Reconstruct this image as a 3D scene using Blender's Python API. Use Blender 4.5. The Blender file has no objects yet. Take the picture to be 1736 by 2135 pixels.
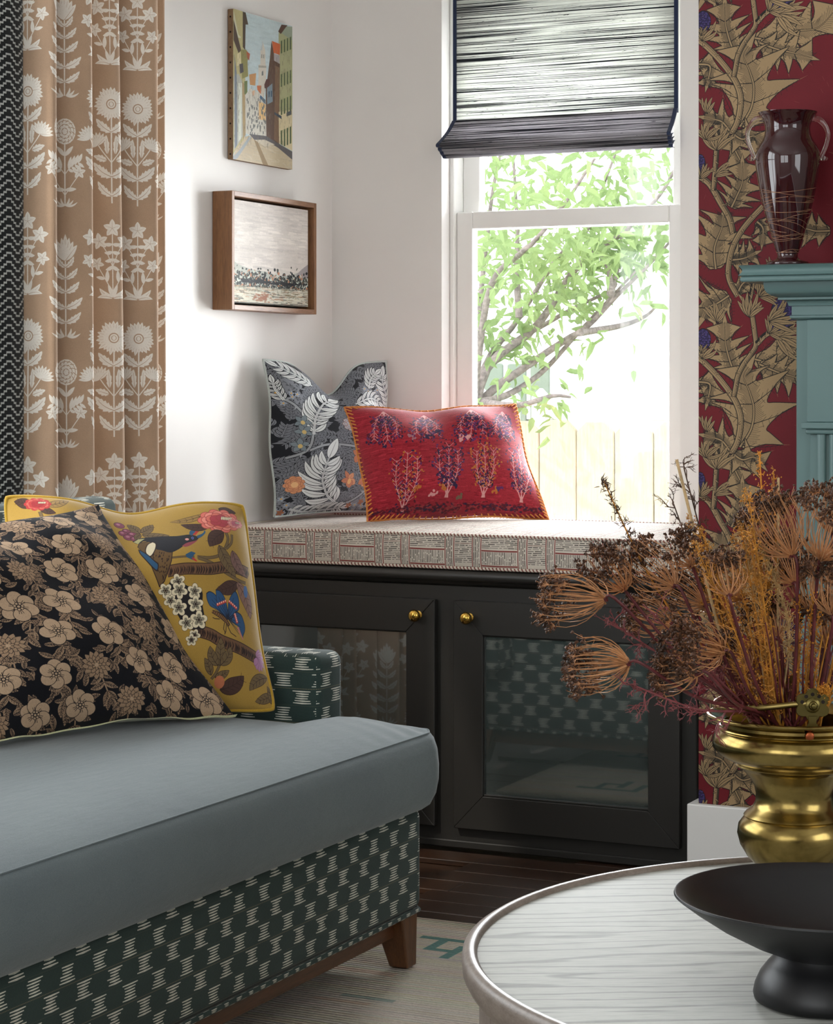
import bpy, bmesh, math, random
import numpy as np
from mathutils import Vector, Matrix

# ------------------------------------------------------------------ camera
# World axes: the room corner (left wall / window wall) is the origin, +x runs
# along the window wall, the room lies at y < 0, z is up.
SC = bpy.context.scene
ANG = math.radians(25.8)
CAM = Vector((2.5955, -4.885, 1.0))
cd = bpy.data.cameras.new('camera')
cd.sensor_fit = 'HORIZONTAL'; cd.sensor_width = 36.0
FPX = 4620.0
cd.lens = 36.0 * FPX / 1736.0
cd.shift_y = -267.5 / 1736.0
cd.clip_start = 0.05; cd.clip_end = 200
cam = bpy.data.objects.new('camera', cd)
SC.collection.objects.link(cam)
cam.location = CAM
cam.rotation_euler = (math.pi / 2, 0, ANG)
SC.camera = cam

# ------------------------------------------------------------------ world, sun, daylight
w = bpy.data.worlds.new('sky'); SC.world = w
w.use_nodes = True
bg = w.node_tree.nodes['Background']
bg.inputs[0].default_value = (0.93, 0.97, 1.0, 1)
bg.inputs[1].default_value = 2.7
SC.view_settings.view_transform = 'Standard'
SC.view_settings.look = 'None'
SC.view_settings.gamma = 1.0
SC.view_settings.use_curve_mapping = False
SC.view_settings.exposure = 0.30
SC.cycles.max_bounces = 8; SC.cycles.transmission_bounces = 6

def light_area(name, loc, rot, sx, sy, power, col):
    l = bpy.data.lights.new(name, 'AREA'); l.shape = 'RECTANGLE'; l.size = sx; l.size_y = sy
    l.energy = power; l.color = col
    o = bpy.data.objects.new(name, l); SC.collection.objects.link(o)
    o.location = loc; o.rotation_euler = rot
    return o
sun = bpy.data.lights.new('sun', 'SUN'); sun.energy = 1.6; sun.angle = math.radians(1.5); sun.color = (1, .95, .86)
so = bpy.data.objects.new('sun', sun); SC.collection.objects.link(so)
so.rotation_euler = (math.radians(38), math.radians(-20), 0)
# daylight standing in the room's window openings
light_area('daylight_seat_window', (0.607, 0.30, 1.25), (math.radians(-90), 0, 0), 0.60, 1.15, 52, (.93, .97, 1))
light_area('daylight_left_window', (-0.16, -2.45, 1.50), (0, math.radians(-90), 0), 1.5, 1.6, 15, (.90, .96, 1))
light_area('daylight_rear_window', (1.9, -6.42, 1.5), (math.radians(90), 0, 0), 2.6, 1.6, 5, (1, .97, .93))
light_area('daylight_right_window', (4.52, -3.3, 1.5), (0, math.radians(90), 0), 1.5, 1.8, 2, (1, .97, .93))

# ------------------------------------------------------------------ helpers
C = SC.collection
COL = (ca, sa) = (math.cos(ANG), math.sin(ANG))
R = random.Random(7)
NR = np.random.RandomState(11)

def at(px, py, d):
    """world point seen at a photo pixel when it lies d metres in front of the camera"""
    X = (px - 868) / FPX * d; Z = 1.0 - (py - 800) / FPX * d
    return Vector((CAM.x + ca * X - sa * d, CAM.y + sa * X + ca * d, Z))

def empty(name, loc=(0, 0, 0), label=None, cat=None, group=None):
    o = bpy.data.objects.new(name, None); C.objects.link(o)
    o.location = loc; o.empty_display_size = .05
    tag(o, label, cat, group); return o

def tag(o, label=None, cat=None, group=None, kind=None):
    if label: o['label'] = label
    if cat: o['category'] = cat
    if group: o['group'] = group
    if kind: o['kind'] = kind
    return o

def wmat(o):
    b = o.matrix_basis
    return wmat(o.parent) @ o.matrix_parent_inverse @ b if o.parent else b.copy()
def setparent(o, parent):
    o.parent = parent; o.matrix_parent_inverse = wmat(parent).inverted()

def link(name, me, mat, parent=None, kind=None):
    o = bpy.data.objects.new(name, me); C.objects.link(o)
    if mat is not None and len(me.materials) == 0: me.materials.append(mat)
    if parent is not None: setparent(o, parent)
    if kind: o['kind'] = kind
    return o

def mk(name, verts, faces, mat, parent=None, smooth=False, uv=None, kind=None, mats=None, fm=None):
    me = bpy.data.meshes.new(name)
    verts = np.asarray(verts, dtype=np.float32).reshape(-1, 3)
    if isinstance(faces, np.ndarray):
        k = faces.shape[1]; nf = len(faces)
        me.vertices.add(len(verts)); me.vertices.foreach_set('co', verts.ravel())
        me.loops.add(nf * k); me.loops.foreach_set('vertex_index', faces.astype(np.int32).ravel())
        me.polygons.add(nf)
        me.polygons.foreach_set('loop_start', np.arange(0, nf * k, k, dtype=np.int32))
        me.update(calc_edges=True); me.validate()
    else:
        me.from_pydata([tuple(map(float, v)) for v in verts], [], [tuple(map(int, f)) for f in faces]); me.update()
    if mats:
        for m in mats: me.materials.append(m)
        if fm is not None: me.polygons.foreach_set('material_index', np.asarray(fm, dtype=np.int32))
    if smooth: me.polygons.foreach_set('use_smooth', np.ones(len(me.polygons), dtype=bool))
    if uv is not None:
        l = me.uv_layers.new(name='UVMap')
        vi = np.zeros(len(me.loops), dtype=np.int32); me.loops.foreach_get('vertex_index', vi)
        l.data.foreach_set('uv', np.asarray(uv, dtype=np.float32)[vi].ravel())
    return link(name, me, mat, parent, kind)

def gridfaces(n, m, wrap_n=False, off=0, flip=False):
    """n x m vertices, index i*m+j"""
    i = np.arange(n if wrap_n else n - 1); j = np.arange(m - 1)
    I, J = np.meshgrid(i, j, indexing='ij'); I2 = (I + 1) % n
    f = np.stack([I * m + J, I2 * m + J, I2 * m + J + 1, I * m + J + 1], -1).reshape(-1, 4) + off
    return f[:, ::-1].copy() if flip else f

class MB:
    """collects simple shapes into one mesh"""
    def __init__(s): s.v = []; s.f = []
    def add(s, v, f):
        o = len(s.v); s.v += [tuple(p) for p in v]; s.f += [tuple(i + o for i in q) for q in f]; return s
    def box(s, x0, x1, y0, y1, z0, z1):
        v = [(x, y, z) for x in (x0, x1) for y in (y0, y1) for z in (z0, z1)]
        return s.add(v, [(0, 1, 3, 2), (4, 6, 7, 5), (0, 4, 5, 1), (2, 3, 7, 6), (0, 2, 6, 4), (1, 5, 7, 3)])
    def lathe(s, prof, c=(0, 0, 0), n=48, cap=True):
        k = len(prof); v = []; f = []
        for i in range(n):
            a = 2 * math.pi * i / n
            for r, z in prof: v.append((c[0] + r * math.cos(a), c[1] + r * math.sin(a), c[2] + z))
        for i in range(n):
            i2 = (i + 1) % n
            for j in range(k - 1): f.append((i * k + j, i2 * k + j, i2 * k + j + 1, i * k + j + 1))
        if cap:
            f.append(tuple(i * k for i in range(n))[::-1]); f.append(tuple(i * k + k - 1 for i in range(n)))
        return s.add(v, f)
    def tube(s, pts, rad, n=6, cap=True):
        pts = [Vector(p) for p in pts]; k = len(pts)
        if not hasattr(rad, '__len__'): rad = [rad] * k
        v = []; f = []; up = Vector((0.13, 0.27, 0.95)); ref = None
        for i, p in enumerate(pts):
            t = (pts[min(i + 1, k - 1)] - pts[max(i - 1, 0)])
            t = t.normalized() if t.length > 1e-9 else Vector((0, 0, 1))
            if ref is None:
                ref = t.cross(up)
                if ref.length < 1e-3: ref = t.cross(Vector((1, 0, 0)))
            ref = (ref - t * ref.dot(t)).normalized(); b = t.cross(ref)
            for q in range(n):
                a = 2 * math.pi * q / n
                v.append(p + (ref * math.cos(a) + b * math.sin(a)) * rad[i])
        for i in range(k - 1):
            for q in range(n):
                q2 = (q + 1) % n
                f.append((i * n + q, i * n + q2, (i + 1) * n + q2, (i + 1) * n + q))
        if cap: f.append(tuple(range(n))[::-1]); f.append(tuple((k - 1) * n + q for q in range(n)))
        return s.add(v, f)
    def octa(s, c, r):
        x, y, z = c
        j = lambda: r * R.uniform(.6, 1.25)
        k = lambda: r * R.uniform(-.45, .45)
        v = [(x + j(), y + k(), z + k()), (x - j(), y + k(), z + k()), (x + k(), y + j(), z + k()), (x + k(), y - j(), z + k()), (x + k(), y + k(), z + j()), (x + k(), y + k(), z - j())]
        return s.add(v, [(0, 2, 4), (2, 1, 4), (1, 3, 4), (3, 0, 4), (2, 0, 5), (1, 2, 5), (3, 1, 5), (0, 3, 5)])
    def prism(s, poly, axis, a0, a1):
        """poly: 2-D outline; extruded along axis 'x','y','z' from a0 to a1"""
        def P(p, a):
            return {'x': (a, p[0], p[1]), 'y': (p[0], a, p[1]), 'z': (p[0], p[1], a)}[axis]
        n = len(poly); v = [P(p, a0) for p in poly] + [P(p, a1) for p in poly]
        f = [(i, (i + 1) % n, (i + 1) % n + n, i + n) for i in range(n)] + [tuple(range(n))[::-1], tuple(range(n, 2 * n))]
        return s.add(v, f)
    def build(s, name, mat, parent=None, bevel=0, seg=2, smooth=False, kind=None, angle=35):
        me = bpy.data.meshes.new(name)
        bm = bmesh.new()
        vs = [bm.verts.new(p) for p in s.v]
        for q in s.f:
            try: bm.faces.new([vs[i] for i in q])
            except ValueError: pass
        bmesh.ops.recalc_face_normals(bm, faces=bm.faces)
        if bevel > 0:
            ed = [e for e in bm.edges if len(e.link_faces) == 2 and e.calc_face_angle(0) > math.radians(angle)]
            bmesh.ops.bevel(bm, geom=ed, offset=bevel, segments=seg, profile=.5, affect='EDGES', clamp_overlap=True)
        bm.to_mesh(me); bm.free()
        if smooth:
            me.polygons.foreach_set('use_smooth', np.ones(len(me.polygons), dtype=bool))
            if hasattr(me, 'set_sharp_from_angle'): me.set_sharp_from_angle(angle=math.radians(smooth if smooth > 1 else 40))
        return link(name, me, mat, parent, kind)

def lerp(a, b, t): return a + (b - a) * t
def curve(pts, n=24):
    """Catmull-Rom through pts (any dimension)"""
    P = [np.array(p, float) for p in pts]
    if len(P) == 2: return [lerp(P[0], P[1], i / (n - 1)) for i in range(n)]
    out = []; m = len(P) - 1
    for i in range(n):
        t = i / (n - 1) * m; k = min(int(t), m - 1); t -= k
        p0 = P[max(k - 1, 0)]; p1 = P[k]; p2 = P[k + 1]; p3 = P[min(k + 2, m)]
        out.append(.5 * ((2 * p1) + (-p0 + p2) * t + (2 * p0 - 5 * p1 + 4 * p2 - p3) * t * t + (-p0 + 3 * p1 - 3 * p2 + p3) * t ** 3))
    return out

# ------------------------------------------------------------------ materials
def lin(c):
    return tuple(((v / 255) / 12.92 if v / 255 <= .04045 else ((v / 255 + .055) / 1.055) ** 2.4) for v in c) + (1,)

class NT:
    def __init__(s, name):
        s.m = bpy.data.materials.new(name); s.m.use_nodes = True
        s.t = s.m.node_tree; s.b = s.t.nodes['Principled BSDF']; s.out = s.t.nodes['Material Output']
    def n(s, typ, **kw):
        x = s.t.nodes.new(typ)
        for k, v in kw.items():
            if k.startswith('i_'): x.inputs[k[2:].replace('_', ' ')].default_value = v
            else: setattr(x, k, v)
        return x
    def l(s, a, b): s.t.links.new(a, b)
    def set(s, **kw):
        for k, v in kw.items(): s.b.inputs[k.replace('_', ' ')].default_value = v
        return s
    def coord(s, which='Object', scale=(1, 1, 1), rot=(0, 0, 0)):
        tc = s.n('ShaderNodeTexCoord'); mp = s.n('ShaderNodeMapping')
        mp.inputs['Scale'].default_value = scale; mp.inputs['Rotation'].default_value = rot
        s.l(tc.outputs[which], mp.inputs['Vector']); return mp.outputs['Vector']
    def noise(s, vec, scale, detail=4, rough=.55, dist=0):
        x = s.n('ShaderNodeTexNoise'); x.inputs['Scale'].default_value = scale
        x.inputs['Detail'].default_value = detail; x.inputs['Roughness'].default_value = rough
        x.inputs['Distortion'].default_value = dist
        s.l(vec, x.inputs['Vector']); return x.outputs['Fac']
    def ramp(s, fac, stops):
        x = s.n('ShaderNodeValToRGB'); e = x.color_ramp.elements
        while len(e) < len(stops): e.new(.5)
        for i, (p, c) in enumerate(stops):
            e[i].position = p; e[i].color = c if len(c) == 4 else lin(c)
        s.l(fac, x.inputs['Fac']); return x.outputs['Color']
    def mix(s, fac, a, b, typ='MIX'):
        x = s.n('ShaderNodeMix', data_type='RGBA', blend_type=typ)
        for sock, v in ((x.inputs[0], fac), (x.inputs[6], a), (x.inputs[7], b)):
            if isinstance(v, (int, float, tuple)): sock.default_value = v
            else: s.l(v, sock)
        return x.outputs[2]
    def bump(s, h, strength=.3, dist=.002):
        x = s.n('ShaderNodeBump'); x.inputs['Strength'].default_value = strength; x.inputs['Distance'].default_value = dist
        s.l(h, x.inputs['Height']); s.l(x.outputs['Normal'], s.b.inputs['Normal']); return x
    def base(s, c): s.l(c, s.b.inputs['Base Color'])

def paint(name, c, rough=.5, var=.03, bump=.05, spec=.5):
    k = NT(name); v = k.coord('Object')
    n1 = k.noise(v, 3.0); n2 = k.noise(v, 180, 2)
    a = tuple(max(0, q * (1 - var)) for q in c); b = tuple(min(255, q * (1 + var)) for q in c)
    k.base(k.ramp(n1, [(.3, a), (.7, b)])); k.set(Roughness=rough, Specular_IOR_Level=spec)
    k.bump(n2, bump, .001); return k.m

def fabric(name, c, weave=900, var=.12, sheen=.3, rough=.9, bump=.35):
    k = NT(name); v = k.coord('Object'); n1 = k.noise(v, weave, 2, .7); n2 = k.noise(v, 14, 3)
    a = tuple(q * (1 - var) for q in c); b = tuple(min(255, q * (1 + var)) for q in c)
    col = k.ramp(n1, [(.25, a), (.75, b)])
    col = k.mix(.25, col, k.ramp(n2, [(.3, a), (.7, b)]))
    k.base(col); k.set(Roughness=rough, Specular_IOR_Level=.2, Sheen_Weight=sheen, Sheen_Roughness=.5)
    k.bump(n1, bump, .0008); return k.m

def wood(name, dark, light, scale=(1, 14, 14), rough=.45, sc=6, bump=.15, coat=0):
    k = NT(name); v = k.coord('Object', scale)
    n1 = k.noise(v, sc, 6, .6, .6); n2 = k.noise(v, sc * 7, 3, .6)
    col = k.ramp(n1, [(.3, dark), (.72, light)])
    col = k.mix(.35, col, k.ramp(n2, [(.35, dark), (.65, light)]))
    k.base(col); k.set(Roughness=rough, Coat_Weight=coat, Coat_Roughness=.15); k.bump(n2, bump, .001); return k.m

def printed(name, img, rough=.85, weave=700, bump=.3, sheen=.25, var=.14, uvscale=None, soft=None, tint=None):
    """cloth or paper carrying a printed pattern drawn by the code below"""
    k = NT(name)
    tc = k.n('ShaderNodeTexCoord'); im = k.n('ShaderNodeTexImage'); im.image = img
    if uvscale:
        mp = k.n('ShaderNodeMapping'); mp.inputs['Scale'].default_value = (uvscale[0], uvscale[1], 1)
        k.l(tc.outputs['UV'], mp.inputs['Vector']); k.l(mp.outputs['Vector'], im.inputs['Vector'])
    else: k.l(tc.outputs['UV'], im.inputs['Vector'])
    v = k.coord('Object'); n1 = k.noise(v, weave, 2, .7); n2 = k.noise(v, 9, 4)
    g = k.ramp(n1, [(.25, (1 - var, 1 - var, 1 - var, 1)), (.75, (1 + var, 1 + var, 1 + var, 1))])
    col = k.mix(1.0, im.outputs['Color'], g, 'MULTIPLY')
    g2 = k.ramp(n2, [(.3, (.9, .9, .9, 1)), (.7, (1.06, 1.06, 1.06, 1))])
    col = k.mix(1.0, col, g2, 'MULTIPLY')
    k.base(col); k.set(Roughness=rough, Specular_IOR_Level=.25, Sheen_Weight=sheen, Sheen_Roughness=.5)
    k.bump(n1, bump, .0008); return k.m

M = {}
M['wall'] = paint('white_wall_paint', (232, 228, 224), .6, .01, .08)
M['trim'] = paint('white_trim_paint', (236, 234, 230), .35, .01, .02)
M['ceiling'] = paint('ceiling_paint', (236, 234, 230), .7, .01)
M['cab'] = paint('charcoal_cabinet_paint', (37, 35, 32), .45, .04, .05)
M['cabin'] = paint('cabinet_inside_paint', (40, 40, 38), .7)
M['teal'] = paint('teal_mantel_paint', (100, 127, 126), .33, .025, .04)
M['walnut'] = wood('walnut_frame', (104, 68, 42), (152, 108, 70), (14, 14, 1.2), .5)
M['walnutx'] = wood('walnut_frame_grain', (100, 64, 40), (158, 116, 84), (14, 1.2, 14), .45)
M['leg'] = wood('walnut_sofa_leg', (66, 40, 22), (112, 72, 42), (16, 16, 1.5), .38)
M['rail'] = wood('walnut_sofa_rail', (60, 35, 20), (104, 64, 38), (16, 1.2, 16), .38)
M['brass'] = NT('polished_brass').set(Base_Color=lin((214, 172, 84)), Metallic=1.0, Roughness=.14).m
def brass_aged():
    k = NT('aged_brass'); v = k.coord('Object'); n = k.noise(v, 26, 5, .6); n2 = k.noise(v, 7, 3)
    k.base(k.ramp(n, [(.3, (122, 103, 56)), (.62, (162, 140, 84))]))
    r = k.ramp(n2, [(.3, (.14, .14, .14, 1)), (.7, (.30, .30, .30, 1))]); k.l(r, k.b.inputs['Roughness'])
    k.set(Metallic=1.0); k.bump(n2, .04, .002); return k.m
M['abrass'] = brass_aged()
M['bronze'] = NT('dark_bronze').set(Base_Color=lin((112, 100, 58)), Metallic=1.0, Roughness=.34).m
M['copper'] = NT('copper_rivet').set(Base_Color=lin((170, 92, 58)), Metallic=1.0, Roughness=.35).m
M['black'] = paint('matte_black_glaze', (15, 15, 17), .40, .05, .06, .45)
M['iron'] = NT('rusty_nail_hole_dark').set(Base_Color=lin((40, 30, 24)), Metallic=.6, Roughness=.6).m
def glass_clear(name, tint=(1, 1, 1, 1)):
    k = NT(name); t = k.t; tr = k.n('ShaderNodeBsdfTransparent'); gl = k.n('ShaderNodeBsdfGlossy')
    tr.inputs[0].default_value = tint; gl.inputs['Roughness'].default_value = .02
    mx = k.n('ShaderNodeMixShader'); lw = k.n('ShaderNodeFresnel'); lw.inputs['IOR'].default_value = 1.45
    k.l(lw.outputs[0], mx.inputs[0]); k.l(tr.outputs[0], mx.inputs[1]); k.l(gl.outputs[0], mx.inputs[2])
    k.l(mx.outputs[0], k.out.inputs['Surface']); return k.m
M['pane'] = glass_clear('window_glass')
M['cabglass'] = NT('dark_backed_glass').set(Base_Color=lin((64, 71, 69)), Roughness=.04, Specular_IOR_Level=1.0, Coat_Weight=1.0, Coat_Roughness=.02, Coat_IOR=2.2).m
M['clear'] = NT('clear_glass').set(Base_Color=(1, .98, .93, 1), Transmission_Weight=1.0, Roughness=.02, IOR=1.48).m
# ------------------------------------------------------------------ printed patterns, drawn in code
class Canvas:
    """vector drawing into an array; user space is y-down"""
    def __init__(s, w, h, bg, ext, ss=2, wrap=False, tf=None):
        s.w, s.h, s.ss = w, h, ss; s.W, s.H = w * ss, h * ss
        s.a = np.empty((s.H, s.W, 3), np.float32); s.a[:] = np.array(bg, np.float32)
        s.ext = ext; s.wrap = wrap; s.tf = tf
    def px(s, p):
        p = np.asarray(p, np.float64).reshape(-1, 2)
        if s.tf: p = s.tf(p)
        x0, y0, x1, y1 = s.ext
        return np.stack([(p[:, 0] - x0) / (x1 - x0) * s.W, (p[:, 1] - y0) / (y1 - y0) * s.H], 1)
    def poly(s, pts, col, al=1.0):
        q = s.px(pts)
        if s.wrap:
            mn = q.min(0); mx = q.max(0)
            for dx in (-s.W, 0, s.W):
                if mx[0] + dx < 0 or mn[0] + dx > s.W: continue
                for dy in (-s.H, 0, s.H):
                    if mx[1] + dy < 0 or mn[1] + dy > s.H: continue
                    s._fill(q + (dx, dy), col, al)
        else: s._fill(q, col, al)
    def _fill(s, q, col, al):
        x0 = max(0, int(q[:, 0].min())); x1 = min(s.W, int(q[:, 0].max()) + 2)
        y0 = max(0, int(q[:, 1].min())); y1 = min(s.H, int(q[:, 1].max()) + 2)
        if x1 <= x0 or y1 <= y0: return
        acc = np.zeros((y1 - y0, x1 - x0 + 1), np.int16)
        A = q; B = np.roll(q, -1, 0)
        for (ax, ay), (bx, by) in zip(A.tolist(), B.tolist()):
            if ay == by: continue
            sg = 1
            if ay > by: ax, ay, bx, by = bx, by, ax, ay; sg = -1
            r0 = max(y0, math.ceil(ay - .5)); r1 = min(y1 - 1, math.ceil(by - .5) - 1)
            if r1 < r0: continue
            rows = np.arange(r0, r1 + 1)
            xi = ax + (rows + .5 - ay) * (bx - ax) / (by - ay)
            c = np.clip(np.ceil(xi - .5).astype(np.int64) - x0, 0, x1 - x0)
            acc[rows - y0, c] += sg
        m = np.cumsum(acc[:, :-1], 1) != 0
        reg = s.a[y0:y1, x0:x1]
        if al >= 1: reg[m] = col
        else: reg[m] = reg[m] * (1 - al) + np.array(col, np.float32) * al
    def line(s, pts, wd, col, al=1.0):
        p = np.asarray(pts, float).reshape(-1, 2)
        if len(p) < 2: return
        n = len(p); ww = np.interp(np.linspace(0, 1, n), np.linspace(0, 1, len(wd)), wd) if hasattr(wd, '__len__') else np.full(n, wd)
        t = np.gradient(p, axis=0); L = np.hypot(t[:, 0], t[:, 1]); L[L == 0] = 1
        nn = np.stack([-t[:, 1], t[:, 0]], 1) / L[:, None] * (ww / 2)[:, None]
        s.poly(np.concatenate([p + nn, (p - nn)[::-1]]), col, al)
    def ell(s, x, y, rx, ry, col, rot=0, al=1.0, n=18):
        a = np.linspace(0, 2 * np.pi, n, endpoint=False)
        c, d = math.cos(rot), math.sin(rot); ex = rx * np.cos(a); ey = ry * np.sin(a)
        s.poly(np.stack([x + ex * c - ey * d, y + ex * d + ey * c], 1), col, al)
    def leaf(s, x, y, x2, y2, wd, col, out=None, ow=0, vein=None, vw=1, bend=0, serr=0, al=1.0, side=0):
        p = leafpoly(x, y, x2, y2, wd, bend, serr)
        if out is not None: s.poly(leafpoly(x, y, x2, y2, wd + ow * 2, bend, serr, ow), out, al)
        s.poly(p, col, al)
        if vein is not None:
            mid = leafmid(x, y, x2, y2, bend); s.line(mid[:-2], [vw, vw * .4], vein)
            if side:
                d = np.array([x2 - x, y2 - y], float); L = np.hypot(*d); d /= L; nn = np.array([-d[1], d[0]])
                for i in range(1, side + 1):
                    b = mid[int(len(mid) * i / (side + 1.6))]
                    for g in (-1, 1):
                        s.line([b, b + d * wd * .3 + nn * g * wd * .34], vw * .6, vein)
    def image(s, name):
        a = s.a.reshape(s.h, s.ss, s.w, s.ss, 3).mean((1, 3))[::-1] / 255.0
        rgba = np.ones((s.h, s.w, 4), np.float32); rgba[..., :3] = np.clip(a, 0, 1)
        im = bpy.data.images.new(name, s.w, s.h, alpha=False)
        im.pixels.foreach_set(rgba.ravel()); im.update(); im.pack(); return im

def leafmid(x, y, x2, y2, bend=0, n=12):
    t = np.linspace(0, 1, n); dx, dy = x2 - x, y2 - y
    b = np.sin(np.pi * t) * bend
    return np.stack([x + dx * t - dy * b, y + dy * t + dx * b], 1)
def leafpoly(x, y, x2, y2, wd, bend=0, serr=0, ext=0):
    n = 15 if not serr else 8 * serr + 1
    m = leafmid(x, y, x2, y2, bend, n); t = np.linspace(0, 1, n)
    if ext:
        d = np.array([x2 - x, y2 - y]); d = d / (np.hypot(*d) + 1e-9); m = m + d * ((t - .5) * 2 * ext)[:, None]
    w = wd / 2 * np.sin(np.pi * t ** .85) ** .8
    if serr: w = w * (.72 + .4 * ((t * serr) % 1))
    g = np.gradient(m, axis=0); L = np.hypot(g[:, 0], g[:, 1]) + 1e-9
    nn = np.stack([-g[:, 1], g[:, 0]], 1) / L[:, None] * w[:, None]
    return np.concatenate([m + nn, (m - nn)[::-1]])

# ---- curtain print (unit: centimetres on the cloth)
def curtain_print():
    Wd, Hh = 15.0, 46.0
    c = Canvas(512, 1570, (182, 152, 126), (0, 0, Wd, Hh), 2, True)
    I = (236, 228, 217); G = (182, 152, 126); r = random.Random(3)
    def daisy(x, y, rr, n=22, cen=True, sq=1.0):
        for i in range(n):
            a = 2 * math.pi * i / n + .1; q = rr * r.uniform(.85, 1.06)
            c.leaf(x + .2 * rr * math.cos(a), y + .2 * rr * math.sin(a) * sq, x + q * math.cos(a), y + q * math.sin(a) * sq, rr * .3, I, vein=G, vw=.07)
        if cen:
            c.ell(x, y, rr * .30, rr * .30, G); c.ell(x, y, rr * .24, rr * .24, I); c.ell(x, y, rr * .15, rr * .15, G); c.ell(x, y, rr * .11, rr * .13, I)
    def bud(x, y, ang, rr):
        for k in range(-4, 5):
            a = ang + k * .3; c.leaf(x, y, x + rr * math.cos(a), y + rr * math.sin(a), rr * .3, I, vein=G, vw=.06)
    def star(x, y, rr, ph=0):
        for i in range(5):
            a = 2 * math.pi * i / 5 + ph - math.pi / 2
            c.leaf(x, y, x + rr * math.cos(a), y + rr * math.sin(a), rr * .62, I, vein=G, vw=.06)
    def stem(p, w=.2): c.line(curve(p, 14), w, I)
    # tall daisy plant
    x, y = 3.7, 44.0
    stem([(x, y), (x, y - 8), (x + .1, y - 17)], .28); daisy(x + .1, y - 19.5, 3.4, 26)
    for g in (-1, 1):
        c.leaf(x, y - 14, x + 2.9 * g, y - 16.6, 1.7, I, vein=G, vw=.12, serr=4, bend=.08 * g)
        stem([(x, y - 8), (x + 1.6 * g, y - 10), (x + 2.7 * g, y - 11.6)]); bud(x + 2.6 * g, y - 11.4, -math.pi / 2 + .45 * g, 2.6)
        c.leaf(x + .8 * g, y - 9.6, x + 1.0 * g, y - 13.4, 1.1, I, vein=G, vw=.1, serr=3)
        c.leaf(x + .9 * g, y - 8.4, x + 3.5 * g, y - 9.3, 1.4, I, vein=G, vw=.1, serr=4)
        c.leaf(x, y - 5.2, x + 3.5 * g, y - 8.0, 2.0, I, vein=G, vw=.14, serr=5, bend=.1 * g)
        c.leaf(x, y - 1.4, x + 2.7 * g, y - 4.3, 1.5, I, vein=G, vw=.12, serr=4, bend=.1 * g)
    # spray of star flowers
    x, y = 3.7, 16.5
    stem([(x, y), (x, y - 7), (x, y - 13)], .2)
    star(x, y - 13.6, 1.8)
    for g in (-1, 1):
        stem([(x, y - 6), (x + 1.2 * g, y - 9), (x + 2.3 * g, y - 10.6)], .16); star(x + 2.5 * g, y - 11.0, 1.7, .2 * g)
        stem([(x, y - 1), (x + 1.8 * g, y - 4.2), (x + 2.8 * g, y - 6)], .16); star(x + 3.0 * g, y - 6.6, 1.4, .5)
        for k, yy in enumerate((10.5, 9.0, 7.6, 6.2)):
            c.leaf(x, y - yy, x + (1.7 - .1 * k) * g, y - yy - .1 + .3 * k, .75, I, bend=.12 * g)
        c.leaf(x + 1.1 * g, y - 3.0, x + 1.0 * g, y - 5.4, .8, I); c.leaf(x + 1.5 * g, y - 3.6, x + 3.2 * g, y - 4.0, .7, I)
        c.leaf(x, y, x + 2.6 * g, y - 1.8, 1.0, I, vein=G, vw=.1, bend=.12 * g); c.leaf(x, y + .2, x + 3.0 * g, y + .1, .9, I, vein=G, vw=.1, bend=-.12 * g)
        c.leaf(x, y, x + .9 * g, y - 2.6, .8, I)
    # tulip plant
    x, y = 11.2, 24.5
    stem([(x, y), (x, y - 15)], .26)
    for k in range(-3, 4): c.leaf(x, y - 14.5, x + .75 * k, y - 19.6 + abs(k) * .7, 1.2, I, vein=G, vw=.09)
    for g in (-1, 1):
        for yy, ln, wd in ((2.6, 2.9, 1.3), (5.4, 3.2, 1.5), (8.4, 2.6, 1.3), (11, 2.3, 1.1), (13.2, 1.6, 1)):
            c.leaf(x, y - yy, x + ln * g, y - yy - 2.1, wd, I, vein=G, vw=.12, serr=4, bend=.1 * g)
        for k in range(3): c.leaf(x + .2 * g, y, x + (1.0 + .9 * k) * g, y - 1.6 + .5 * k, .45, I, bend=.15 * g)
    # round chrysanthemum with side sprays
    x, y = 11.2, 45.5
    stem([(x, y), (x, y - 12)], .24)
    c.ell(x, y - 14.2, 2.1, 2.5, I)
    for rr_, nn_ in ((.55, 5), (1.15, 9), (1.75, 13)):
        for i in range(nn_):
            a = 2 * math.pi * i / nn_; c.line([(x + rr_ * .75 * math.cos(a), y - 14.2 + rr_ * math.sin(a)), (x + rr_ * 1.15 * math.cos(a + .25), y - 14.2 + rr_ * 1.3 * math.sin(a + .25))], .13, G)
        a = np.linspace(0, 6.28, 30); c.line(np.stack([x + rr_ * np.cos(a), y - 14.2 + rr_ * 1.18 * np.sin(a)], 1), .1, G)
    for g in (-1, 1):
        stem([(x, y - 2), (x + 1.6 * g, y - 4.4), (x + 2.6 * g, y - 5.8)], .16); star(x + 2.7 * g, y - 6.4, 1.3)
        stem([(x, y - 6), (x + 1.6 * g, y - 8), (x + 2.8 * g, y - 8.6)], .16)
        for k in range(4): c.leaf(x + (.7 + .6 * k) * g, y - 7 - .4 * k, x + (1.2 + .7 * k) * g, y - 9.4 - .2 * k, .7, I); c.leaf(x + (.7 + .6 * k) * g, y - 7 - .4 * k, x + (1.6 + .7 * k) * g, y - 6.4 - .3 * k, .6, I)
        c.leaf(x, y - 3, x + 2.2 * g, y - 3.2, .8, I); c.leaf(x, y - 9.5, x + 1.6 * g, y - 11.4, .8, I)
        for k in range(3): c.leaf(x, y, x + (.8 + .8 * k) * g, y - 1.5 + .4 * k, .4, I, bend=.15 * g)
    return c.image('curtain_print')

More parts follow.
